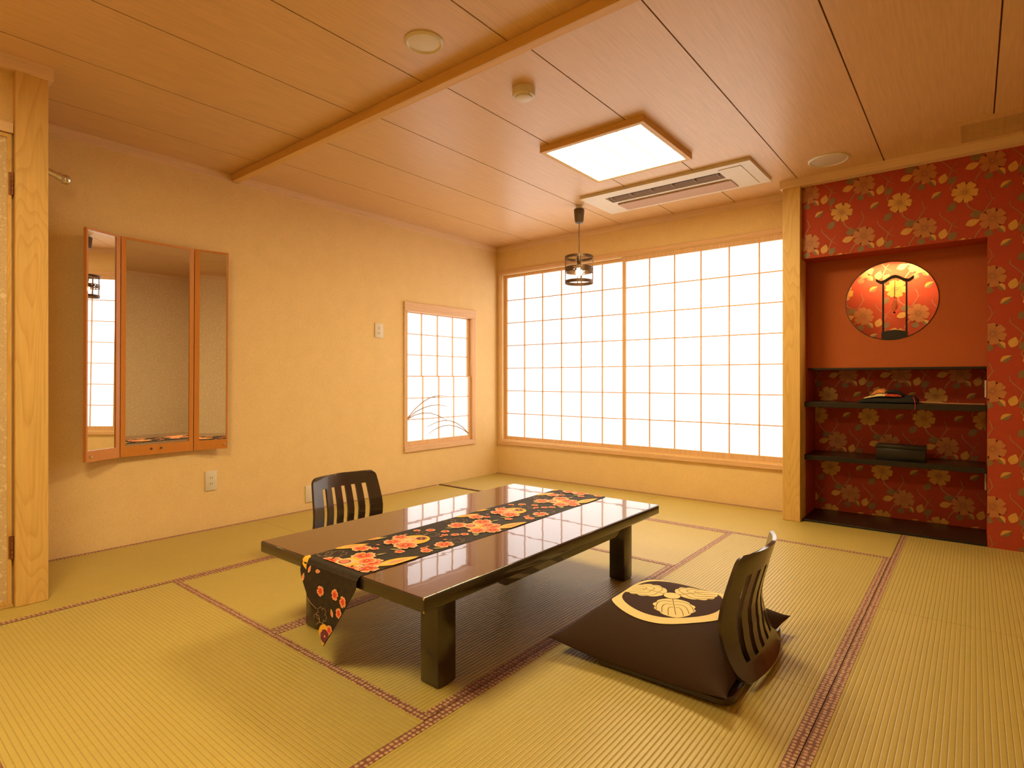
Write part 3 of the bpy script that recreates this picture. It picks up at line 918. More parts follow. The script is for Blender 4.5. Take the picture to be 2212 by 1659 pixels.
# the hanging point: clip the motifs to the triangle as well
def hang_mesh():
    t = BM()
    for pts, mi, ly in hang_polys():
        add_poly(t, pts, mi, ly)
    bmesh.ops.triangulate(t, faces=list(t.faces))
    sl = RW / (HANG - 0.03)
    clip(t, (-RW + 0.001, 0, 0), (-1, 0, 0)); clip(t, (RW - 0.001, 0, 0), (1, 0, 0)); clip(t, (0, BR + 0.02, 0), (0, 1, 0))
    L_ = math.hypot(1, sl)
    tipv = s0 - HANG + 0.002
    for sg in (-1, 1):
        clip(t, (0, tipv, 0), (sg / L_, -sl / L_, 0))
    for k in range(24):
        cut(t, (0, BR + 0.02 - 0.0125 * k, 0), (0, 1, 0))
    for k in range(-6, 7):
        cut(t, (k * 0.025, 0, 0), (1, 0, 0))
    for v_ in t.verts:
        v_.co = rpos(v_.co.x, v_.co.y, v_.co.z + 0.0011)
    me = bpy.data.meshes.new('blossom_print'); t.to_mesh(me); t.free()
    for k in RP:
        me.materials.append(MATS[k])
    return me
put('blossom_print', hang_mesh(), runner)['kind'] = 'stuff'

# ------------------------------------------------------------------ floor chairs
PROF = [(0.028, 0.262), (0.035, 0.250), (0.06, 0.226), (0.10, 0.203), (0.14, 0.188), (0.18, 0.180), (0.22, 0.178), (0.26, 0.184), (0.30, 0.194), (0.34, 0.205), (0.375, 0.215), (0.395, 0.221), (0.41, 0.2255), (0.42, 0.229), (0.427, 0.231), (0.431, 0.233), (0.433, 0.2335)]
def chair_parts(root):
    # bentwood back with five slots
    bm = BM()
    sw, bw = 0.0160, 0.0240        # half slot width, half bar width (m)
    edges = [-0.240]
    pitch = 0.073
    for k in range(5):
        c = (k - 2) * pitch
        edges += [c - sw, c + sw]
    edges.append(0.240)
    us = []
    slot_cols = set()
    for a, c in zip(edges, edges[1:]):
        i0 = len(us)
        nseg = 1 if abs((c - a) - 2 * sw) < 1e-6 else (4 if (c - a) > 0.05 else 2)
        for k in range(nseg):
            us.append(a + (c - a) * k / nseg)
        if abs((c - a) - 2 * sw) < 1e-6:
            slot_cols.add(i0)
    us.append(edges[-1])
    # resample profile finely
    zs = []
    for (z0, v0), (z1, v1) in zip(PROF, PROF[1:]):
        nn = max(1, int(round((z1 - z0) / 0.014)))
        for k in range(nn):
            t = k / nn
            zs.append((z0 + (z1 - z0) * t, v0 + (v1 - v0) * t))
    zs.append(PROF[-1])
    def hw(z):
        w = 0.242 - 0.020 * max(0, (z - 0.20) / 0.23) ** 1.5 - 0.012 * max(0, (0.2 - z) / 0.2) ** 2
        r = 0.035
        d = z - (0.4335 - r)
        if d > 0:
            w -= r - math.sqrt(max(0, r * r - d * d))
        r = 0.05
        d = (0.028 + r) - z
        if d > 0:
            w -= r - math.sqrt(max(0, r * r - d * d))
        return w
    gr = []
    for z, v_ in zs:
        w = hw(z) / 0.240
        row = []
        for u in us:
            uu = u * w
            conc = 0.046 * (1 - (u / 0.24) ** 2) * min(1.0, 0.35 + z / 0.25)
            row.append(bm.verts.new((v_ + conc, uu, z)))
        gr.append(row)
    for j in range(len(zs) - 1):
        zc = (zs[j][0] + zs[j + 1][0]) / 2
        for i in range(len(us) - 1):
            if i in slot_cols and 0.072 < zc < 0.352:
                continue
            bm.faces.new((gr[j][i], gr[j][i + 1], gr[j + 1][i + 1], gr[j + 1][i]))
    bmesh.ops.recalc_face_normals(bm, faces=list(bm.faces))
    bmesh.ops.solidify(bm, geom=list(bm.faces), thickness=0.013)
    for v_ in list(bm.verts):
        if not v_.link_faces:
            bm.verts.remove(v_)
    bk = obj('backrest', bm, 'chair_lacquer', root, smooth=True)
    # seat board with rounded corners, curved up at the rear
    bm = BM()
    def rr(z, inset):
        pts = []
        hx_, hy_, r = 0.238 - inset, 0.335 - inset, 0.045
        for cx_, cy_, a0 in ((hx_ - r, hy_ - r, 0), (-hx_ + r, hy_ - r, PI / 2), (-hx_ + r, -hy_ + r, PI), (hx_ - r, -hy_ + r, 1.5 * PI)):
            for k in range(7):
                a = a0 + PI / 2 * k / 6
                pts.append(bm.verts.new((cx_ + r * math.cos(a), cy_ + r * math.sin(a), z)))
        return pts
    rings = [rr(0.0018, 0.004), rr(0.006, 0.0), rr(0.022, 0.0), rr(0.027, 0.004)]
    bm.faces.new(rings[0][::-1]); bm.faces.new(rings[-1])
    for A, B_ in zip(rings, rings[1:]):
        for k in range(len(A)):
            j = (k + 1) % len(A)
            bm.faces.new((A[k], A[j], B_[j], B_[k]))
    obj('seat_board', bm, 'chair_lacquer', root, smooth=True)
chair = thing('floor_chair', 'dark legless floor chair under the crested cushion', 'chair', (3.075, -2.482, 0), math.radians(1.5), 'legless floor chairs at the low table')
chair_parts(chair)
c2 = copy_tree(chair)
c2.location = (1.180, -2.535, 0); c2.rotation_euler = (0, 0, PI)
c2['label'] = 'dark legless floor chair between low table and mirror wall'

# ------------------------------------------------------------------ floor cushion with crest
CUX, CUY = 3.010, -2.500
HA, HB, CH = 0.300, 0.365, 0.120
cush = thing('floor_cushion', 'plump dark brown floor cushion with a cream three-leaf crest', 'cushion', (CUX, CUY, 0.0275))
def plan(u, v):
    return (HA * u * (1 - 0.045 * (1 - v * v)) + 0.02 * u * abs(u) ** 6 * abs(v) ** 6, HB * v * (1 - 0.045 * (1 - u * u)) + 0.012 * v * abs(v) ** 6 * abs(u) ** 6)
def seam(u, v):
    return 0.012 + 0.028 * (abs(u * v)) ** 3
def top_h(u, v):
    a = max(0, 1 - abs(u) ** 5.0) ** 0.62; b2 = max(0, 1 - abs(v) ** 3.6) ** 0.66
    wr = 0.0016 * math.sin(9 * u + 5 * v) * (abs(v) ** 2 + abs(u) ** 2)
    return seam(u, v) + CH * a * b2 + wr * a * b2
def edge_pinch(u, v):
    return (abs(u) ** 8 + abs(v) ** 8)
NG = 44
bm = BM()
gt = {}; gb = {}
ts = [math.sin(PI / 2 * (2 * k / NG - 1)) for k in range(NG + 1)]
for i, u in enumerate(ts):
    for j, v_ in enumerate(ts):
        x, y = plan(u, v_)
        t = bm.verts.new((x, y, top_h(u, v_)))
        gt[i, j] = t
        if i in (0, NG) or j in (0, NG):
            gb[i, j] = t
        else:
            k_ = max(0, 1 - abs(u) ** 4) * max(0, 1 - abs(v_) ** 4)
            gb[i, j] = bm.verts.new((x, y, max(0.0005, seam(u, v_) - 0.03 * k_ ** 0.5)))
for i in range(NG):
    for j in range(NG):
        bm.faces.new((gt[i, j], gt[i + 1, j], gt[i + 1, j + 1], gt[i, j + 1]))
        bm.faces.new((gb[i, j], gb[i, j + 1], gb[i + 1, j + 1], gb[i + 1, j]))
obj('cushion_body', bm, 'cushion_brown', cush, smooth=True)
def inv_plan(x, y):
    u, v_ = x / HA, y / HB
    for _ in range(4):
        u = x / (HA * (1 - 0.045 * (1 - v_ * v_))); v_ = y / (HB * (1 - 0.045 * (1 - u * u)))
    return max(-1, min(1, u)), max(-1, min(1, v_))
def cush_fn(x, y, h):
    u, v_ = inv_plan(x, y)
    e = 0.004
    z = top_h(u, v_)
    return (x, y, z + 0.0012 + h)
CP = ['crest_cream', 'crest_dark']
def crest_polys():
    P = []
    # broad ring, slightly squared by the stuffing
    n = 72
    def ringpt(r, a):
        q = 1 + 0.035 * math.cos(4 * a)
        return (r * math.cos(a) * 0.93, r * math.sin(a) * 1.03)
    for k in range(n):
        a0, a1 = 2 * PI * k / n, 2 * PI * (k + 1) / n
        P.append(([ringpt(0.199, a0), ringpt(0.240, a0), ringpt(0.240, a1), ringpt(0.199, a1)], 0, 1))
        P.append(([ringpt(0.0, a0), ringpt(0.199, a0), ringpt(0.199, a1)], 1, 1))
    for base in (-62.5, 57.5, 177.5):
        A = math.radians(base)
        # scalloped oak leaf: local x outward
        L, Wd = 0.172, 0.074
        up = []
        M = 48
        for k in range(M + 1):
            t = k / M
            w = Wd * (math.sin(PI * t ** 0.72) ** 0.62) * (0.80 + 0.42 * t)
            w *= 1 + 0.13 * abs(math.sin(PI * 4.0 * t)) - 0.06
            up.append((0.028 + L * t, max(0.0, w) if k < M else 0.0))
        pts = up + [(x, -y) for x, y in up[::-1][1:-1]]
        P.append((rotp(pts, A), 0, 4))
        def st(pl, w):
            for q in stroke(rotp(pl, A), w):
                P.append((q, 1, 6))
        st([(0.03, 0), (0.10, 0), (0.178, 0)], 0.0022)
        for k, (xs, amp) in enumerate(((0.058, 0.062), (0.088, 0.043), (0.116, 0.022))):
            for sg in (-1, 1):
                pl = []
                for q in range(9):
                    t = q / 8
                    pl.append((xs + 0.085 * (t ** 1.6) * (1 - 0.1 * k) - 0.012 * math.sin(PI * t), sg * (0.004 + amp * math.sin(PI / 2 * t ** 0.7))))
                st(pl, 0.0020)
    P.append((circ(0, 0, 0.0345, 28), 1, 7)); P.append((circ(0, 0, 0.0315, 28), 0, 8))
    return P
CRX, CRY = -0.028, 0.040
me = print_mesh('crest_print', [([(p[0] + CRX, p[1] + CRY) for p in pts], mi, ly) for pts, mi, ly in crest_polys()], [(-0.30, 0.30, -0.36, 0.36)], cush_fn, CP,
                cuts_u=[-0.29 + 0.0145 * k for k in range(41)], cuts_v=[-0.30 + 0.0145 * k for k in range(42)])
cp = put('crest_print', me, cush); cp['kind'] = 'stuff'
cp['label'] = 'cream ring and three oak leaves on dark ground'
for p in cp.data.polygons:
    p.use_smooth = True

# ------------------------------------------------------------------ pendant lamp
pd = thing('pendant_lamp', 'black wire cylinder pendant lamp hanging before the paper window', 'lamp', (1.399, -0.621, H))
bm = BM(); lathe(bm, [(0, 0), (0.028, 0), (0.028, -0.026), (0, -0.026)], 24); obj('ceiling_base', bm, 'plastic_white', pd, smooth=True)
bm = BM(); lathe(bm, [(0, -0.026), (0.040, -0.026), (0.043, -0.032), (0.040, -0.07), (0.036, -0.118), (0.030, -0.136), (0.018, -0.142), (0, -0.142)], 28)
obj('ceiling_cap', bm, 'plastic_dark', pd, smooth=True)
bm = BM(); tube(bm, [(0, 0, -0.14), (0, 0, -0.40)], 0.0032, 8); obj('cord', bm, 'plastic_dark', pd)
SZ0, SZ1, SR = -0.632, -0.408, 0.112
sh = thing('x', '', '', (0, 0, 0)); bpy.data.objects.remove(sh)
def ringband(z0, z1, r, t=0.002, n=48):
    bm = BM(); lathe(bm, [(r, z0), (r, z1), (r - t, z1), (r - t, z0)], n, close=True); return bm
obj('rim', ringband(SZ1 - 0.022, SZ1, SR), 'metal_brown', pd, smooth=True)
obj('rim', ringband(SZ0, SZ0 + 0.026, SR), 'metal_brown', pd, smooth=True)
# decorated band with pierced blossoms
bm = BM()
n = 48
zb = [-0.540, -0.533, -0.524, -0.515, -0.506, -0.498]
gr = [[bm.verts.new((SR * math.cos(2 * PI * k / n), SR * math.sin(2 * PI * k / n), z)) for k in range(n)] for z in zb]
for j in range(len(zb) - 1):
    for k in range(n):
        ph = k % 12
        if ph in (1, 3) and j in (1, 3) or ph == 2 and j == 2 or ph == 5 and j == 3 or ph == 4 and j == 1:
            continue
        bm.faces.new((gr[j][k], gr[j][(k + 1) % n], gr[j + 1][(k + 1) % n], gr[j + 1][k]))
bmesh.ops.recalc_face_normals(bm, faces=list(bm.faces)); bmesh.ops.solidify(bm, geom=list(bm.faces), thickness=0.002)
obj('pierced_band', bm, 'metal_brown', pd)
# wire mesh: two families of helices, kept as one fine piece
bm = BM()
nh = 34
for sgn in (-1, 1):
    for k in range(nh):
        pts = []
        for q in range(9):
            t = q / 8
            a = 2 * PI * k / nh + sgn * t * 1.7
            pts.append(((SR - 0.001) * math.cos(a), (SR - 0.001) * math.sin(a), SZ0 + (SZ1 - SZ0) * t))
        tube(bm, pts, 0.00055, 3, False)
wm = obj('wire_mesh', bm, 'metal_brown', pd); wm['kind'] = 'stuff'
for k in range(4):
    a = 2 * PI * k / 4 + math.radians(-51)
    bm = BM(); x, y = SR * math.cos(a), SR * math.sin(a)
    tube(bm, [(x, y, SZ0), (x, y, SZ1)], 0.0035, 6); obj('upright_rod', bm, 'metal_brown', pd)
bm = BM()
for k in range(3):
    a = 2 * PI * k / 3 + 0.4
    tube(bm, [(0, 0, SZ1 - 0.004), (SR * math.cos(a), SR * math.sin(a), SZ1 - 0.012)], 0.003, 6)
obj('spider_arm', bm, 'metal_brown', pd)
bm = BM(); lathe(bm, [(0, -0.395), (0.012, -0.395), (0.017, -0.405), (0.019, -0.45), (0.015, -0.48), (0.012, -0.495), (0, -0.495)], 20); obj('socket', bm, 'metal_brown', pd, smooth=True)
bm = BM(); lathe(bm, [(0, -0.494), (0.012, -0.496), (0.020, -0.512), (0.027, -0.530), (0.027, -0.545), (0.020, -0.560), (0.009, -0.568), (0, -0.570)], 20); obj('bulb', bm, 'bulb_glow', pd, smooth=True)

# ------------------------------------------------------------------ square ceiling lamps
def ceiling_lamp(loc, label, dm, group):
    L = thing('ceiling_light', label, 'light', loc, 0, group)
    h2, fw, fh = 0.340, 0.030, 0.036
    bm = BM()
    box(bm, -h2, h2, -h2, -h2 + fw, -fh, 0); box(bm, -h2, h2, h2 - fw, h2, -fh, 0)
    box(bm, -h2, -h2 + fw, -h2 + fw, h2 - fw, -fh, 0); box(bm, h2 - fw, h2, -h2 + fw, h2 - fw, -fh, 0)
    obj('frame', bm, 'beam_wood', L)
    i2 = h2 - fw
    bm = BM()
    for k_, f in enumerate(box(bm, -i2, i2, -i2, i2, -0.024, -0.020)):
        f.material_index = 0 if k_ == 0 else 1
    obj('diffuser', bm, [dm, 'paper_back'], L)
    for k in range(1, 4):
        a = -i2 + 2 * i2 * k / 4
        bm = BM(); box(bm, a - 0.0045, a + 0.0045, -i2, i2, -0.0246, -0.0200); obj('lattice_bar', bm, 'lamp_bar', L)
        bm = BM(); box(bm, -i2, i2, a - 0.0045, a + 0.0045, -0.0246, -0.0200); obj('lattice_bar', bm, 'lamp_bar', L)
    return L
emit('lamp_bar', (1.0, 0.82, 0.50), 0.9, (0.7, 0.5, 0.25))
ceiling_lamp((2.184, -1.430, H), 'lit square ceiling lamp with pale wood frame', 'lamp_diffuser', 'square ceiling lamps')
ceiling_lamp((2.30, -4.55, H), 'square ceiling lamp at the camera end of the room', 'lamp_diffuser_front', 'square ceiling lamps')

# ------------------------------------------------------------------ ceiling air conditioner
AX0, AX1, AY0, AY1 = 1.528, 2.790, -0.815, -0.315
ac = thing('ceiling_air_conditioner', 'white flush ceiling air conditioner with long dark slot', 'air conditioner', ((AX0 + AX1) / 2, (AY0 + AY1) / 2, H))
ahx, ahy = (AX1 - AX0) / 2, (AY1 - AY0) / 2
sl0, sl1, sy0, sy1 = -0.470, 0.415, 0.110 - 0.25 + 0.02, 0.02
def acx(x): return x - (AX0 + AX1) / 2
def acy(y): return y - (AY0 + AY1) / 2
sx0, sx1 = acx(1.690), acx(2.565)
sy0, sy1 = acy(-0.715), acy(-0.585)
fl0, fl1 = acy(-0.545), acy(-0.375)
bm = BM()
T = 0.022
box(bm, -ahx, sx0, -ahy, ahy, -T, 0); box(bm, sx1, ahx, -ahy, ahy, -T, 0)
box(bm, sx0, sx1, -ahy, sy0, -T, 0); box(bm, sx0, sx1, sy1, ahy, -T, 0)
bmesh.ops.remove_doubles(bm, verts=list(bm.verts), dist=1e-5)
obj('panel', bm, 'plastic_white', ac)
bm = BM()
q = 0.02
box(bm, sx1 + 0.005, ahx - 0.07, -ahy + 0.05, ahy - 0.03, -T - 0.004, -T); bev(bm, 0.002, 1)
obj('service_cover', bm, 'plastic_white', ac)
bm = BM(); box(bm, sx0, sx1, sy0, sy1, -0.004, 0.0); obj('slot_interior', bm, 'slot_dark', ac)
bm = BM()
vv = [bm.verts.new(p) for p in ((sx0, sy1 - 0.010, -T), (sx1, sy1 - 0.010, -T), (sx1, sy0 + 0.062, -0.005), (sx0, sy0 + 0.062, -0.005))]
bm.faces.new(vv); bmesh.ops.solidify(bm, geom=list(bm.faces), thickness=0.003)
obj('louver', bm, 'louver_brown', ac)
for k in range(6):
    a = sx0 + 0.03 + (sx1 - sx0 - 0.06) * k / 5
    bm = BM(); box(bm, a - 0.002, a + 0.002, sy0 + 0.025, sy1 - 0.02, -0.018, -0.004); obj('fin', bm, 'plastic_grey', ac)
bm = BM(); box(bm, sx0 + 0.02, sx1 + 0.02, fl0, fl1, -T - 0.012, -T); bev(bm, 0.003, 2)
obj('intake_flap', bm, 'flap_tan', ac)

# ------------------------------------------------------------------ smoke detector, speaker, round lamp, vent
sd = thing('smoke_detector', 'small white smoke detector beside the ceiling beam', 'smoke detector', (2.190, -2.375, H))
bm = BM(); lathe(bm, [(0, 0), (0.056, 0), (0.056, -0.026), (0.052, -0.036), (0.044, -0.038), (0, -0.038)], 36); obj('base', bm, 'plastic_white', sd, smooth=True)
bm = BM(); lathe(bm, [(0.041, -0.036), (0.041, -0.044), (0.036, -0.046), (0, -0.046)], 36); obj('sensor_ring', bm, 'plastic_white', sd, smooth=True)
bm = BM(); tube(bm, [(0.045, -0.018, -0.037), (0.045, -0.018, -0.0395)], 0.003, 8); obj('indicator', bm, 'plastic_grey', sd)
def disc_fixture(name, label, cat, loc, r, inner):
    t = thing(name, label, cat, loc)
    bm = BM(); lathe(bm, [(r - 0.018, -0.004), (r - 0.010, -0.010), (r, -0.004), (r, 0), (r - 0.018, 0)], 48, close=True); obj('rim', bm, 'plastic_white', t, smooth=True)
    bm = BM(); lathe(bm, [(r - 0.017, -0.004), (r - 0.030, -0.0055), (0, -0.0055)], 48); obj('grille', bm, inner, t, smooth=True)
    return t
plain('speaker_grille', (0.60, 0.50, 0.37), 0.7, 0.12, 700)
disc_fixture('ceiling_speaker', 'round white ceiling speaker beside the red wallpaper', 'speaker', (3.168, -0.448, H), 0.118, 'speaker_grille')
disc_fixture('ceiling_downlight', 'round white ceiling fitting left of the beam', 'downlight', (2.105, -2.945, H), 0.082, 'plastic_white')
vt = thing('ceiling_vent', 'wood coloured ceiling vent grille above the red wallpaper', 'vent', (4.24, -0.405, H))
bm = BM()
vx, vy = 0.46, 0.205
box(bm, -vx, vx, -vy, -vy + 0.055, -0.008, 0); box(bm, -vx, vx, vy - 0.055, vy, -0.008, 0)
box(bm, -vx, -vx + 0.055, -vy + 0.055, vy - 0.055, -0.008, 0); box(bm, vx - 0.055, vx, -vy + 0.055, vy - 0.055, -0.008, 0)
obj('frame', bm, 'ceiling_ply', vt)
bm = BM(); box(bm, -vx + 0.055, vx - 0.055, -vy + 0.055, vy - 0.055, -0.002, 0); obj('backing', bm, 'flap_tan', vt)
bm = BM(); box(bm, -vx + 0.055, vx - 0.055, -0.0035, 0.0035, -0.0065, -0.002); ms = mesh_of('slat', bm, 'ceiling_ply')
for k in range(20):
    put('slat', ms, vt, (0, -vy + 0.062 + k * 0.0151, 0))

# ------------------------------------------------------------------ folding mirror on the left wall
mr = thing('folding_mirror', 'orange framed three panel folding mirror on the cream wall', 'mirror', (XL, -3.20, 0.54))
mr.rotation_euler = (0, math.radians(0.7), 0)
MH = 1.306
def mirror_leaf(name, y0, y1, x0, x1, fr, bot, knobs):
    """leaf from hinge (x0,y0) to outer (x1,y1) in the mirror's space; front faces +x"""
    L = math.hypot(x1 - x0, y1 - y0)
    ang = math.atan2(y1 - y0, x1 - x0)
    left = y1 < y0
    e = bpy.data.objects.new(name, None)
    bm = BM()
    s_ = 1 if not left else -1            # local: a along leaf (x), depth along y
    # front direction in local space: rotate so that front = +x world
    fy = -1 if not left else 1
    d0, d1 = (0, -0.022 * fy)
    ya, yb = min(d0, d1), max(d0, d1)
    fi, fo = fr
    box(bm, 0.0008, fi, ya, yb, 0, MH); box(bm, L - fo, L - 0.0008, ya, yb, 0, MH)
    box(bm, fi, L - fo, ya, yb, 0, bot); box(bm, fi, L - fo, ya, yb, MH - 0.012, MH)
    box(bm, fi, L - fo, min(d1, d1 + 0.006 * fy), max(d1, d1 + 0.006 * fy), bot, MH - 0.012)
    o_ = obj(name, bm, 'mirror_frame', mr, (x0, y0, 0), (0, 0, ang))
    bm = BM()
    box(bm, fi - 0.001, L - fo + 0.001, min(-0.006 * fy, -0.010 * fy), max(-0.006 * fy, -0.010 * fy), bot - 0.001, MH - 0.011)
    g = obj('mirror_glass', bm, 'mirror_glass', o_)
    for (a, z, mk) in knobs:
        bm = BM(); lathe(bm, [(0, 0.006), (0.005, 0.006), (0.007, 0.003), (0.007, 0), (0, 0)], 14)
        kn = obj('knob', bm, mk, o_, (a, 0, z), (math.radians(90) * (1 if fy < 0 else -1), 0, 0))
    return o_
bm = BM(); box(bm, 0, 0.016, -0.17, 0.17, 0.06, MH - 0.06); obj('back_board', bm, 'mirror_frame', mr)
# centre leaf runs from its left hinge to the right hinge
mirror_leaf('centre_panel', -0.203, 0.207, 0.050, 0.038, (0.026, 0.026), 0.062, [(0.165, 0.036, 'plastic_dark'), (0.220, 0.036, 'plastic_dark')])
mirror_leaf('side_panel', -0.206, -0.395, 0.050, 0.050 + 0.0915, (0.026, 0.010), 0.062, [(0.18, 0.028, 'metal_chrome')])
mirror_leaf('side_panel', 0.210, 0.405, 0.038, 0.038 + 0.045, (0.030, 0.010), 0.062, [(0.18, 0.028, 'plastic_grey')])

# ------------------------------------------------------------------ wall plates
def plate(name, label, cat, y0, y1, z0, z1, kind):
    t = thing(name, label, cat, (XL, (y0 + y1) / 2, (z0 + z1) / 2))
    hw_, hh = (y1 - y0) / 2, (z1 - z0) / 2
    bm = BM(); box(bm, 0, 0.008, -hw_, hw_, -hh, hh); bev(bm, 0.003, 2); obj('cover_plate', bm, 'plastic_white', t, smooth=True)
    if kind == 'switch':
        for z in (hh * 0.33, -hh * 0.33):
            bm = BM(); box(bm, 0.0078, 0.011, -hw_ * 0.30, hw_ * 0.30, z - hh * 0.22, z + hh * 0.22); bev(bm, 0.001, 1); s_ = obj('rocker', bm, 'plastic_white', t)
            bm = BM(); box(bm, 0.0105, 0.0116, -hw_ * 0.12, hw_ * 0.12, z - hh * 0.12, z + hh * 0.12); obj('indicator', bm, 'plastic_grey', s_)
    elif kind == 'outlet':
        for z in (hh * 0.30, -hh * 0.30):
            bm = BM(); box(bm, 0.0078, 0.0092, -hw_ * 0.42, hw_ * 0.42, z - hh * 0.22, z + hh * 0.22); bev(bm, 0.0005, 1); s_ = obj('socket', bm, 'plastic_white', t)
            bm = BM()
            for a in (-0.0065, 0.0065):
                box(bm, 0.009, 0.0096, a - 0.0012, a + 0.0012, z - 0.006, z + 0.006)
            obj('socket_slots', bm, 'slot_dark', s_)
    else:
        bm = BM(); box(bm, 0.0078, 0.0092, -hw_ * 0.45, hw_ * 0.45, -hh * 0.55, hh * 0.55); bev(bm, 0.0005, 1); obj('blank_insert', bm, 'plastic_white', t)
    return t
plate('light_switch', 'cream double light switch left of small paper window', 'switch', -1.525, -1.437, 1.358, 1.482, 'switch')
plate('wall_outlet', 'cream wall outlet below the folding mirror', 'outlet', -2.905, -2.830, 0.257, 0.388, 'outlet')
plate('wall_plate', 'cream wall plate partly hidden behind the far chair', 'wall plate', -2.175, -2.10, 0.058, 0.185, 'blank')

# ------------------------------------------------------------------ clothes pole end by the closet
cr = thing('clothes_pole', 'chrome clothes pole with ball end beside the closet post', 'pole', (0.10, -3.80, 2.107))
bm = BM(); tube(bm, [(0, -0.09, 0.028), (0, 0.075, -0.024)], 0.017, 16); obj('pole', bm, 'metal_chrome', cr, smooth=True)
bm = BM(); tube(bm, [(0, 0.070, -0.022), (0, 0.088, -0.028)], 0.021, 16); obj('collar', bm, 'metal_chrome', cr, smooth=True)
bm = BM(); bmesh.ops.create_uvsphere(bm, u_segments=20, v_segments=12, radius=0.027); obj('ball_end', bm, 'metal_chrome', cr, (0, 0.105, -0.034), smooth=True)
bm = BM(); box(bm, -0.03, 0.03, -0.098, -0.088, 0.0, 0.06); obj('mounting_plate', bm, 'metal_chrome', cr)

# ------------------------------------------------------------------ alcove shelves and things on them
for (z1, th, lab) in ((0.840, 0.036, 'black alcove shelf carrying the folded cloth'), (0.460, 0.034, 'black alcove shelf carrying the small box')):
    bm = BM(); box(bm, NX0 + 0.001, NX1 - 0.001, -0.06, NB - 0.0015, z1 - th, z1); bev(bm, 0.002, 2)
    tag(obj('alcove_shelf', bm, 'shelf_black'), lab, 'shelf', 'black alcove shelves')
bx_ = thing('lacquer_box', 'small black box on the middle alcove shelf', 'box', (3.512, 0.055, 0.460))
bm = BM(); box(bm, -0.136, 0.136, -0.06, 0.06, 0.0005, 0.078); bev(bm, 0.003, 2); obj('box_body', bm, 'shelf_black', bx_, smooth=True)
bm = BM(); box(bm, -0.139, 0.139, -0.063, 0.063, 0.079, 0.102); bev(bm, 0.004, 2); obj('box_lid', bm, 'shelf_black', bx_, smooth=True)
# folded cloth bundle
fc = thing('folded_cloth', 'folded black cloth topped with orange and cream scarf', 'cloth', (3.43, 0.05, 0.840))
def lump(bm, prof, y0, y1, nx=28, ny=8, wob=0.004, z0=0.0005):
    """soft heap: prof(x) height over x in [-1,1]"""
    pass
def soft(name, pts, hy_, thick, matk, yc=0.0, base=None):
    """pillow-like layer following a polyline of (x, z_low, z_high)"""
    bm = BM(); ny = 8
    T_, B_ = [], []
    for (x, zl, zh) in pts:
        rt, rb = [], []
        for j in range(ny + 1):
            t = 2 * j / ny - 1
            k_ = math.sqrt(max(0, 1 - t * t * 0.96))
            mid = (zl + zh) / 2 * 0.35 + zl * 0.65
            w_ = 0.004 * math.sin(x * 60 + t * 5)
            rt.append(bm.verts.new((x, yc + hy_ * t, mid + (zh - mid) * k_ + w_ * k_ * 0.6)))
            rb.append(bm.verts.new((x, yc + hy_ * t, mid + (zl - mid) * k_)))
        T_.append(rt); B_.append(rb)
    for a in range(len(pts) - 1):
        for j in range(ny):
            bm.faces.new((T_[a][j], T_[a + 1][j], T_[a + 1][j + 1], T_[a][j + 1]))
            bm.faces.new((B_[a][j], B_[a][j + 1], B_[a + 1][j + 1], B_[a + 1][j]))
        bm.faces.new((T_[a][0], B_[a][0], B_[a + 1][0], T_[a + 1][0])); bm.faces.new((T_[a][ny], T_[a + 1][ny], B_[a + 1][ny], B_[a][ny]))
    for a in (0, -1):
        bm.faces.new(T_[a] + B_[a][::-1])
    return obj(name, bm, matk, fc, smooth=True)
soft('black_layer', [(-0.158, 0.004, 0.012), (-0.135, 0.001, 0.026), (-0.10, 0.001, 0.038), (-0.04, 0.001, 0.045), (0.04, 0.001, 0.045), (0.10, 0.001, 0.052), (0.14, 0.001, 0.056), (0.165, 0.002, 0.045), (0.178, 0.008, 0.026)], 0.085, 0, 'cloth_black')
soft('cream_layer', [(-0.125, 0.028, 0.035), (-0.08, 0.037, 0.052), (-0.04, 0.044, 0.070), (0.01, 0.045, 0.068), (0.05, 0.044, 0.052), (0.07, 0.044, 0.047)], 0.07, 0, 'cloth_cream')
soft('orange_layer', [(-0.088, 0.046, 0.054), (-0.065, 0.058, 0.082), (-0.035, 0.066, 0.098), (-0.01, 0.066, 0.096), (0.01, 0.060, 0.076)], 0.055, 0, 'cloth_orange')
soft('red_layer', [(0.0, 0.044, 0.064), (0.03, 0.046, 0.070), (0.07, 0.046, 0.064), (0.09, 0.044, 0.052)], 0.076, 0, 'cloth_red')
soft('dark_fold', [(-0.005, 0.066, 0.080), (0.03, 0.070, 0.092), (0.06, 0.066, 0.090), (0.085, 0.056, 0.076), (0.10, 0.050, 0.058)], 0.06, 0, 'cloth_black')
bm = BM(); tube(bm, [(0.155, -0.086, 0.046), (0.162, -0.108, 0.030), (0.168, -0.116, 0.004), (0.167, -0.1165, -0.022), (0.166, -0.117, -0.036)], 0.0022, 6); obj('tassel_cord', bm, 'cord_crimson', fc)
bm = BM(); tube(bm, [(-0.19, 0, 0.010), (0.02, 0, 0.0045), (0.15, 0, 0.005)], [0.006, 0.004, 0.0035], 8)
tag(obj('wooden_stick', bm, 'stick_wood', None, (3.795, 0.04, 0.8405), smooth=True), 'slim pale stick lying beside the folded cloth', 'stick')
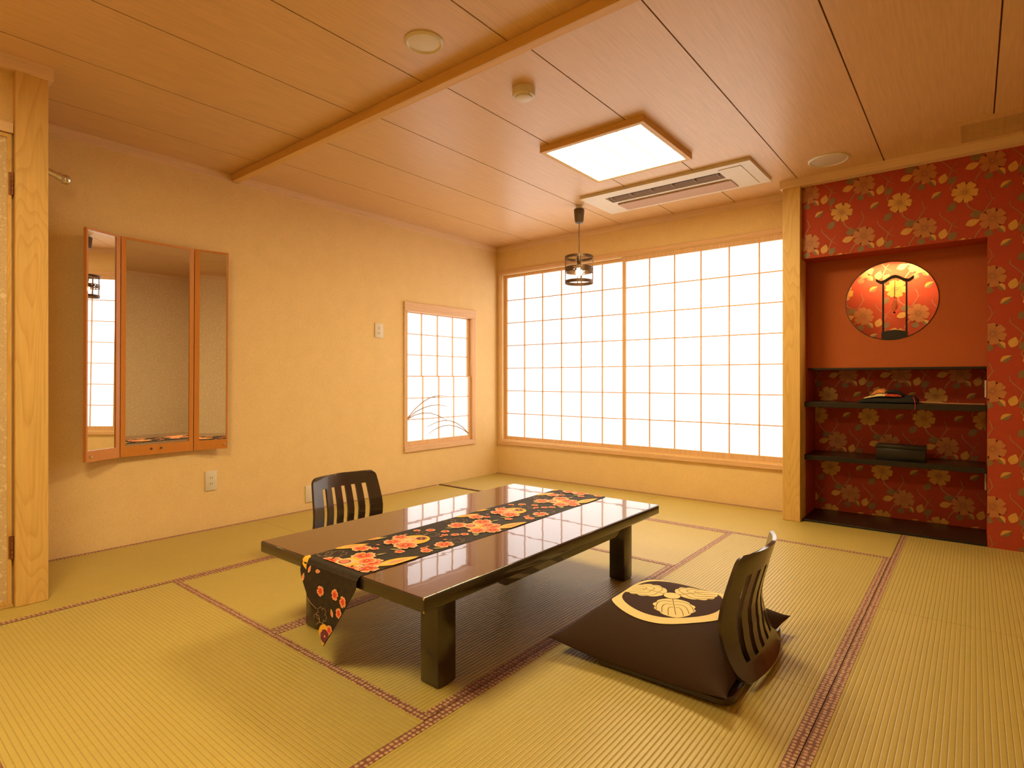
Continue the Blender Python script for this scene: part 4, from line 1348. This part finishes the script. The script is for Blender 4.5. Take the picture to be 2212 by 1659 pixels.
# pale lamp strips fixed to the right cheek of the recess
for z0, z1, lab in ((0.885, 0.995, 'pale vertical strip in the alcove above the upper shelf'), (0.30, 0.405, 'pale vertical strip in the alcove under the lower shelf')):
    bm = BM(); box(bm, -0.010, -0.0005, -0.006, 0.006, z0, z1); bev(bm, 0.002, 1)
    tag(obj('light_strip', bm, 'plastic_white', None, (NX1, 0.12, 0)), lab, 'light strip', 'alcove strips')

# ------------------------------------------------------------------ ornament in the round opening
st = thing('ornament_stand', 'black arched ornament stand inside the round opening', 'stand', (3.466, 0.175, 1.0825))
Z0 = 1.0825
bm = BM()
prof = []
K = 24
for k in range(K + 1):
    t = 2 * k / K - 1
    z = 1.706 - Z0 + 0.017 * math.cos(t * PI * 1.35) + 0.012 * max(0, abs(t) - 0.72) / 0.28
    prof.append((t * 0.109, z))
T_ = [[bm.verts.new((x, y, z + dz)) for x, z in prof] for y, dz in ((-0.014, 0.0), (0.014, 0.0), (0.014, -0.021), (-0.014, -0.021))]
for a in range(4):
    A, B_ = T_[a], T_[(a + 1) % 4]
    for k in range(K):
        bm.faces.new((A[k], A[k + 1], B_[k + 1], B_[k]))
bm.faces.new([T_[a][0] for a in range(4)]); bm.faces.new([T_[a][-1] for a in range(4)][::-1])
obj('top_bar', bm, 'shelf_black', st, smooth=True)
for x in (-0.0675, 0.0675):
    bm = BM(); tube(bm, [(x, 0, 0.20), (x, 0, 0.612)], 0.0055, 10); obj('post', bm, 'shelf_black', st, smooth=True)
bm = BM()
K = 16
front = [(-0.0735 + 0.147 * k / K, 0.245 + 0.014 * math.sin(PI * k / K)) for k in range(K + 1)]
A = [bm.verts.new((x, -0.04, z)) for x, z in front]; B_ = [bm.verts.new((x, 0.04, z)) for x, z in front]
A0 = [bm.verts.new((x, -0.04, 0.001)) for x, z in front]; B0 = [bm.verts.new((x, 0.04, 0.001)) for x, z in front]
for k in range(K):
    bm.faces.new((A[k], A[k + 1], B_[k + 1], B_[k])); bm.faces.new((A0[k], A0[k + 1], A[k + 1], A[k])); bm.faces.new((B_[k], B_[k + 1], B0[k + 1], B0[k])); bm.faces.new((A0[k], B0[k], B0[k + 1], A0[k + 1]))
bm.faces.new((A[0], B_[0], B0[0], A0[0])); bm.faces.new((A[-1], A0[-1], B0[-1], B_[-1]))
obj('base', bm, 'shelf_black', st)
orn = thing('hanging_ornament', 'small red fish shaped charm hanging from the black stand', 'ornament', (3.4655, 0.175, 1.70))
bm = BM(); tube(bm, [(0, -0.002, 0.008), (-0.001, -0.002, -0.07), (0, -0.001, -0.145)], 0.0010, 5); tube(bm, [(0.0035, 0, 0.008), (0.002, 0, -0.07), (0, 0, -0.145)], 0.0010, 5)
obj('cord', bm, 'cloth_black', orn)
bm = BM()
rr_ = [(0.002, 0.0), (0.012, -0.012), (0.018, -0.03), (0.019, -0.05), (0.014, -0.07), (0.006, -0.082), (0.003, -0.088)]
rings = []
for k, (r, z) in enumerate(rr_):
    off = 0.004 * math.sin(k * 0.9)
    rings.append([bm.verts.new((off + r * math.cos(2 * PI * q / 14), 0.6 * r * math.sin(2 * PI * q / 14), -0.142 + z)) for q in range(14)])
for A, B_ in zip(rings, rings[1:]):
    for q in range(14):
        bm.faces.new((A[q], A[(q + 1) % 14], B_[(q + 1) % 14], B_[q]))
bm.faces.new(rings[0]); bm.faces.new(rings[-1][::-1])
obj('charm_body', bm, 'print_coral', orn, smooth=True)
bm = BM()
for sgn in (-1, 1):
    pts = [(sgn * 0.012 * math.sin(PI * k / 8) + sgn * 0.004, -0.004, -0.142 + 0.004 * k / 8 * 2 - 0.006 * math.sin(2 * PI * k / 8)) for k in range(9)]
    tube(bm, pts, 0.0016, 5)
obj('bow', bm, 'cord_crimson', orn)
bm = BM()
vv = [bm.verts.new(p) for p in ((-0.002, -0.002, -0.226), (0.012, -0.002, -0.246), (-0.004, -0.002, -0.240), (-0.016, -0.002, -0.252))]
bm.faces.new(vv); bmesh.ops.solidify(bm, geom=list(bm.faces), thickness=0.003); obj('tail_fin', bm, 'print_coral', orn)
# small lamp hidden above the round opening that lights the paper
al = thing('alcove_lamp', 'slim lamp glowing above the round opening', 'lamp', (3.46, 0.205, NZ))
bm = BM(); box(bm, -0.19, 0.19, -0.022, 0.022, -0.016, -0.0005); bev(bm, 0.002, 1); obj('housing', bm, 'plastic_white', al)
emit('alcove_glow', (1.0, 0.74, 0.36), 60.0 * ALCOVE_W)
bm = BM(); box(bm, -0.18, 0.18, -0.014, 0.014, -0.020, -0.0165); obj('lens', bm, 'alcove_glow', al)
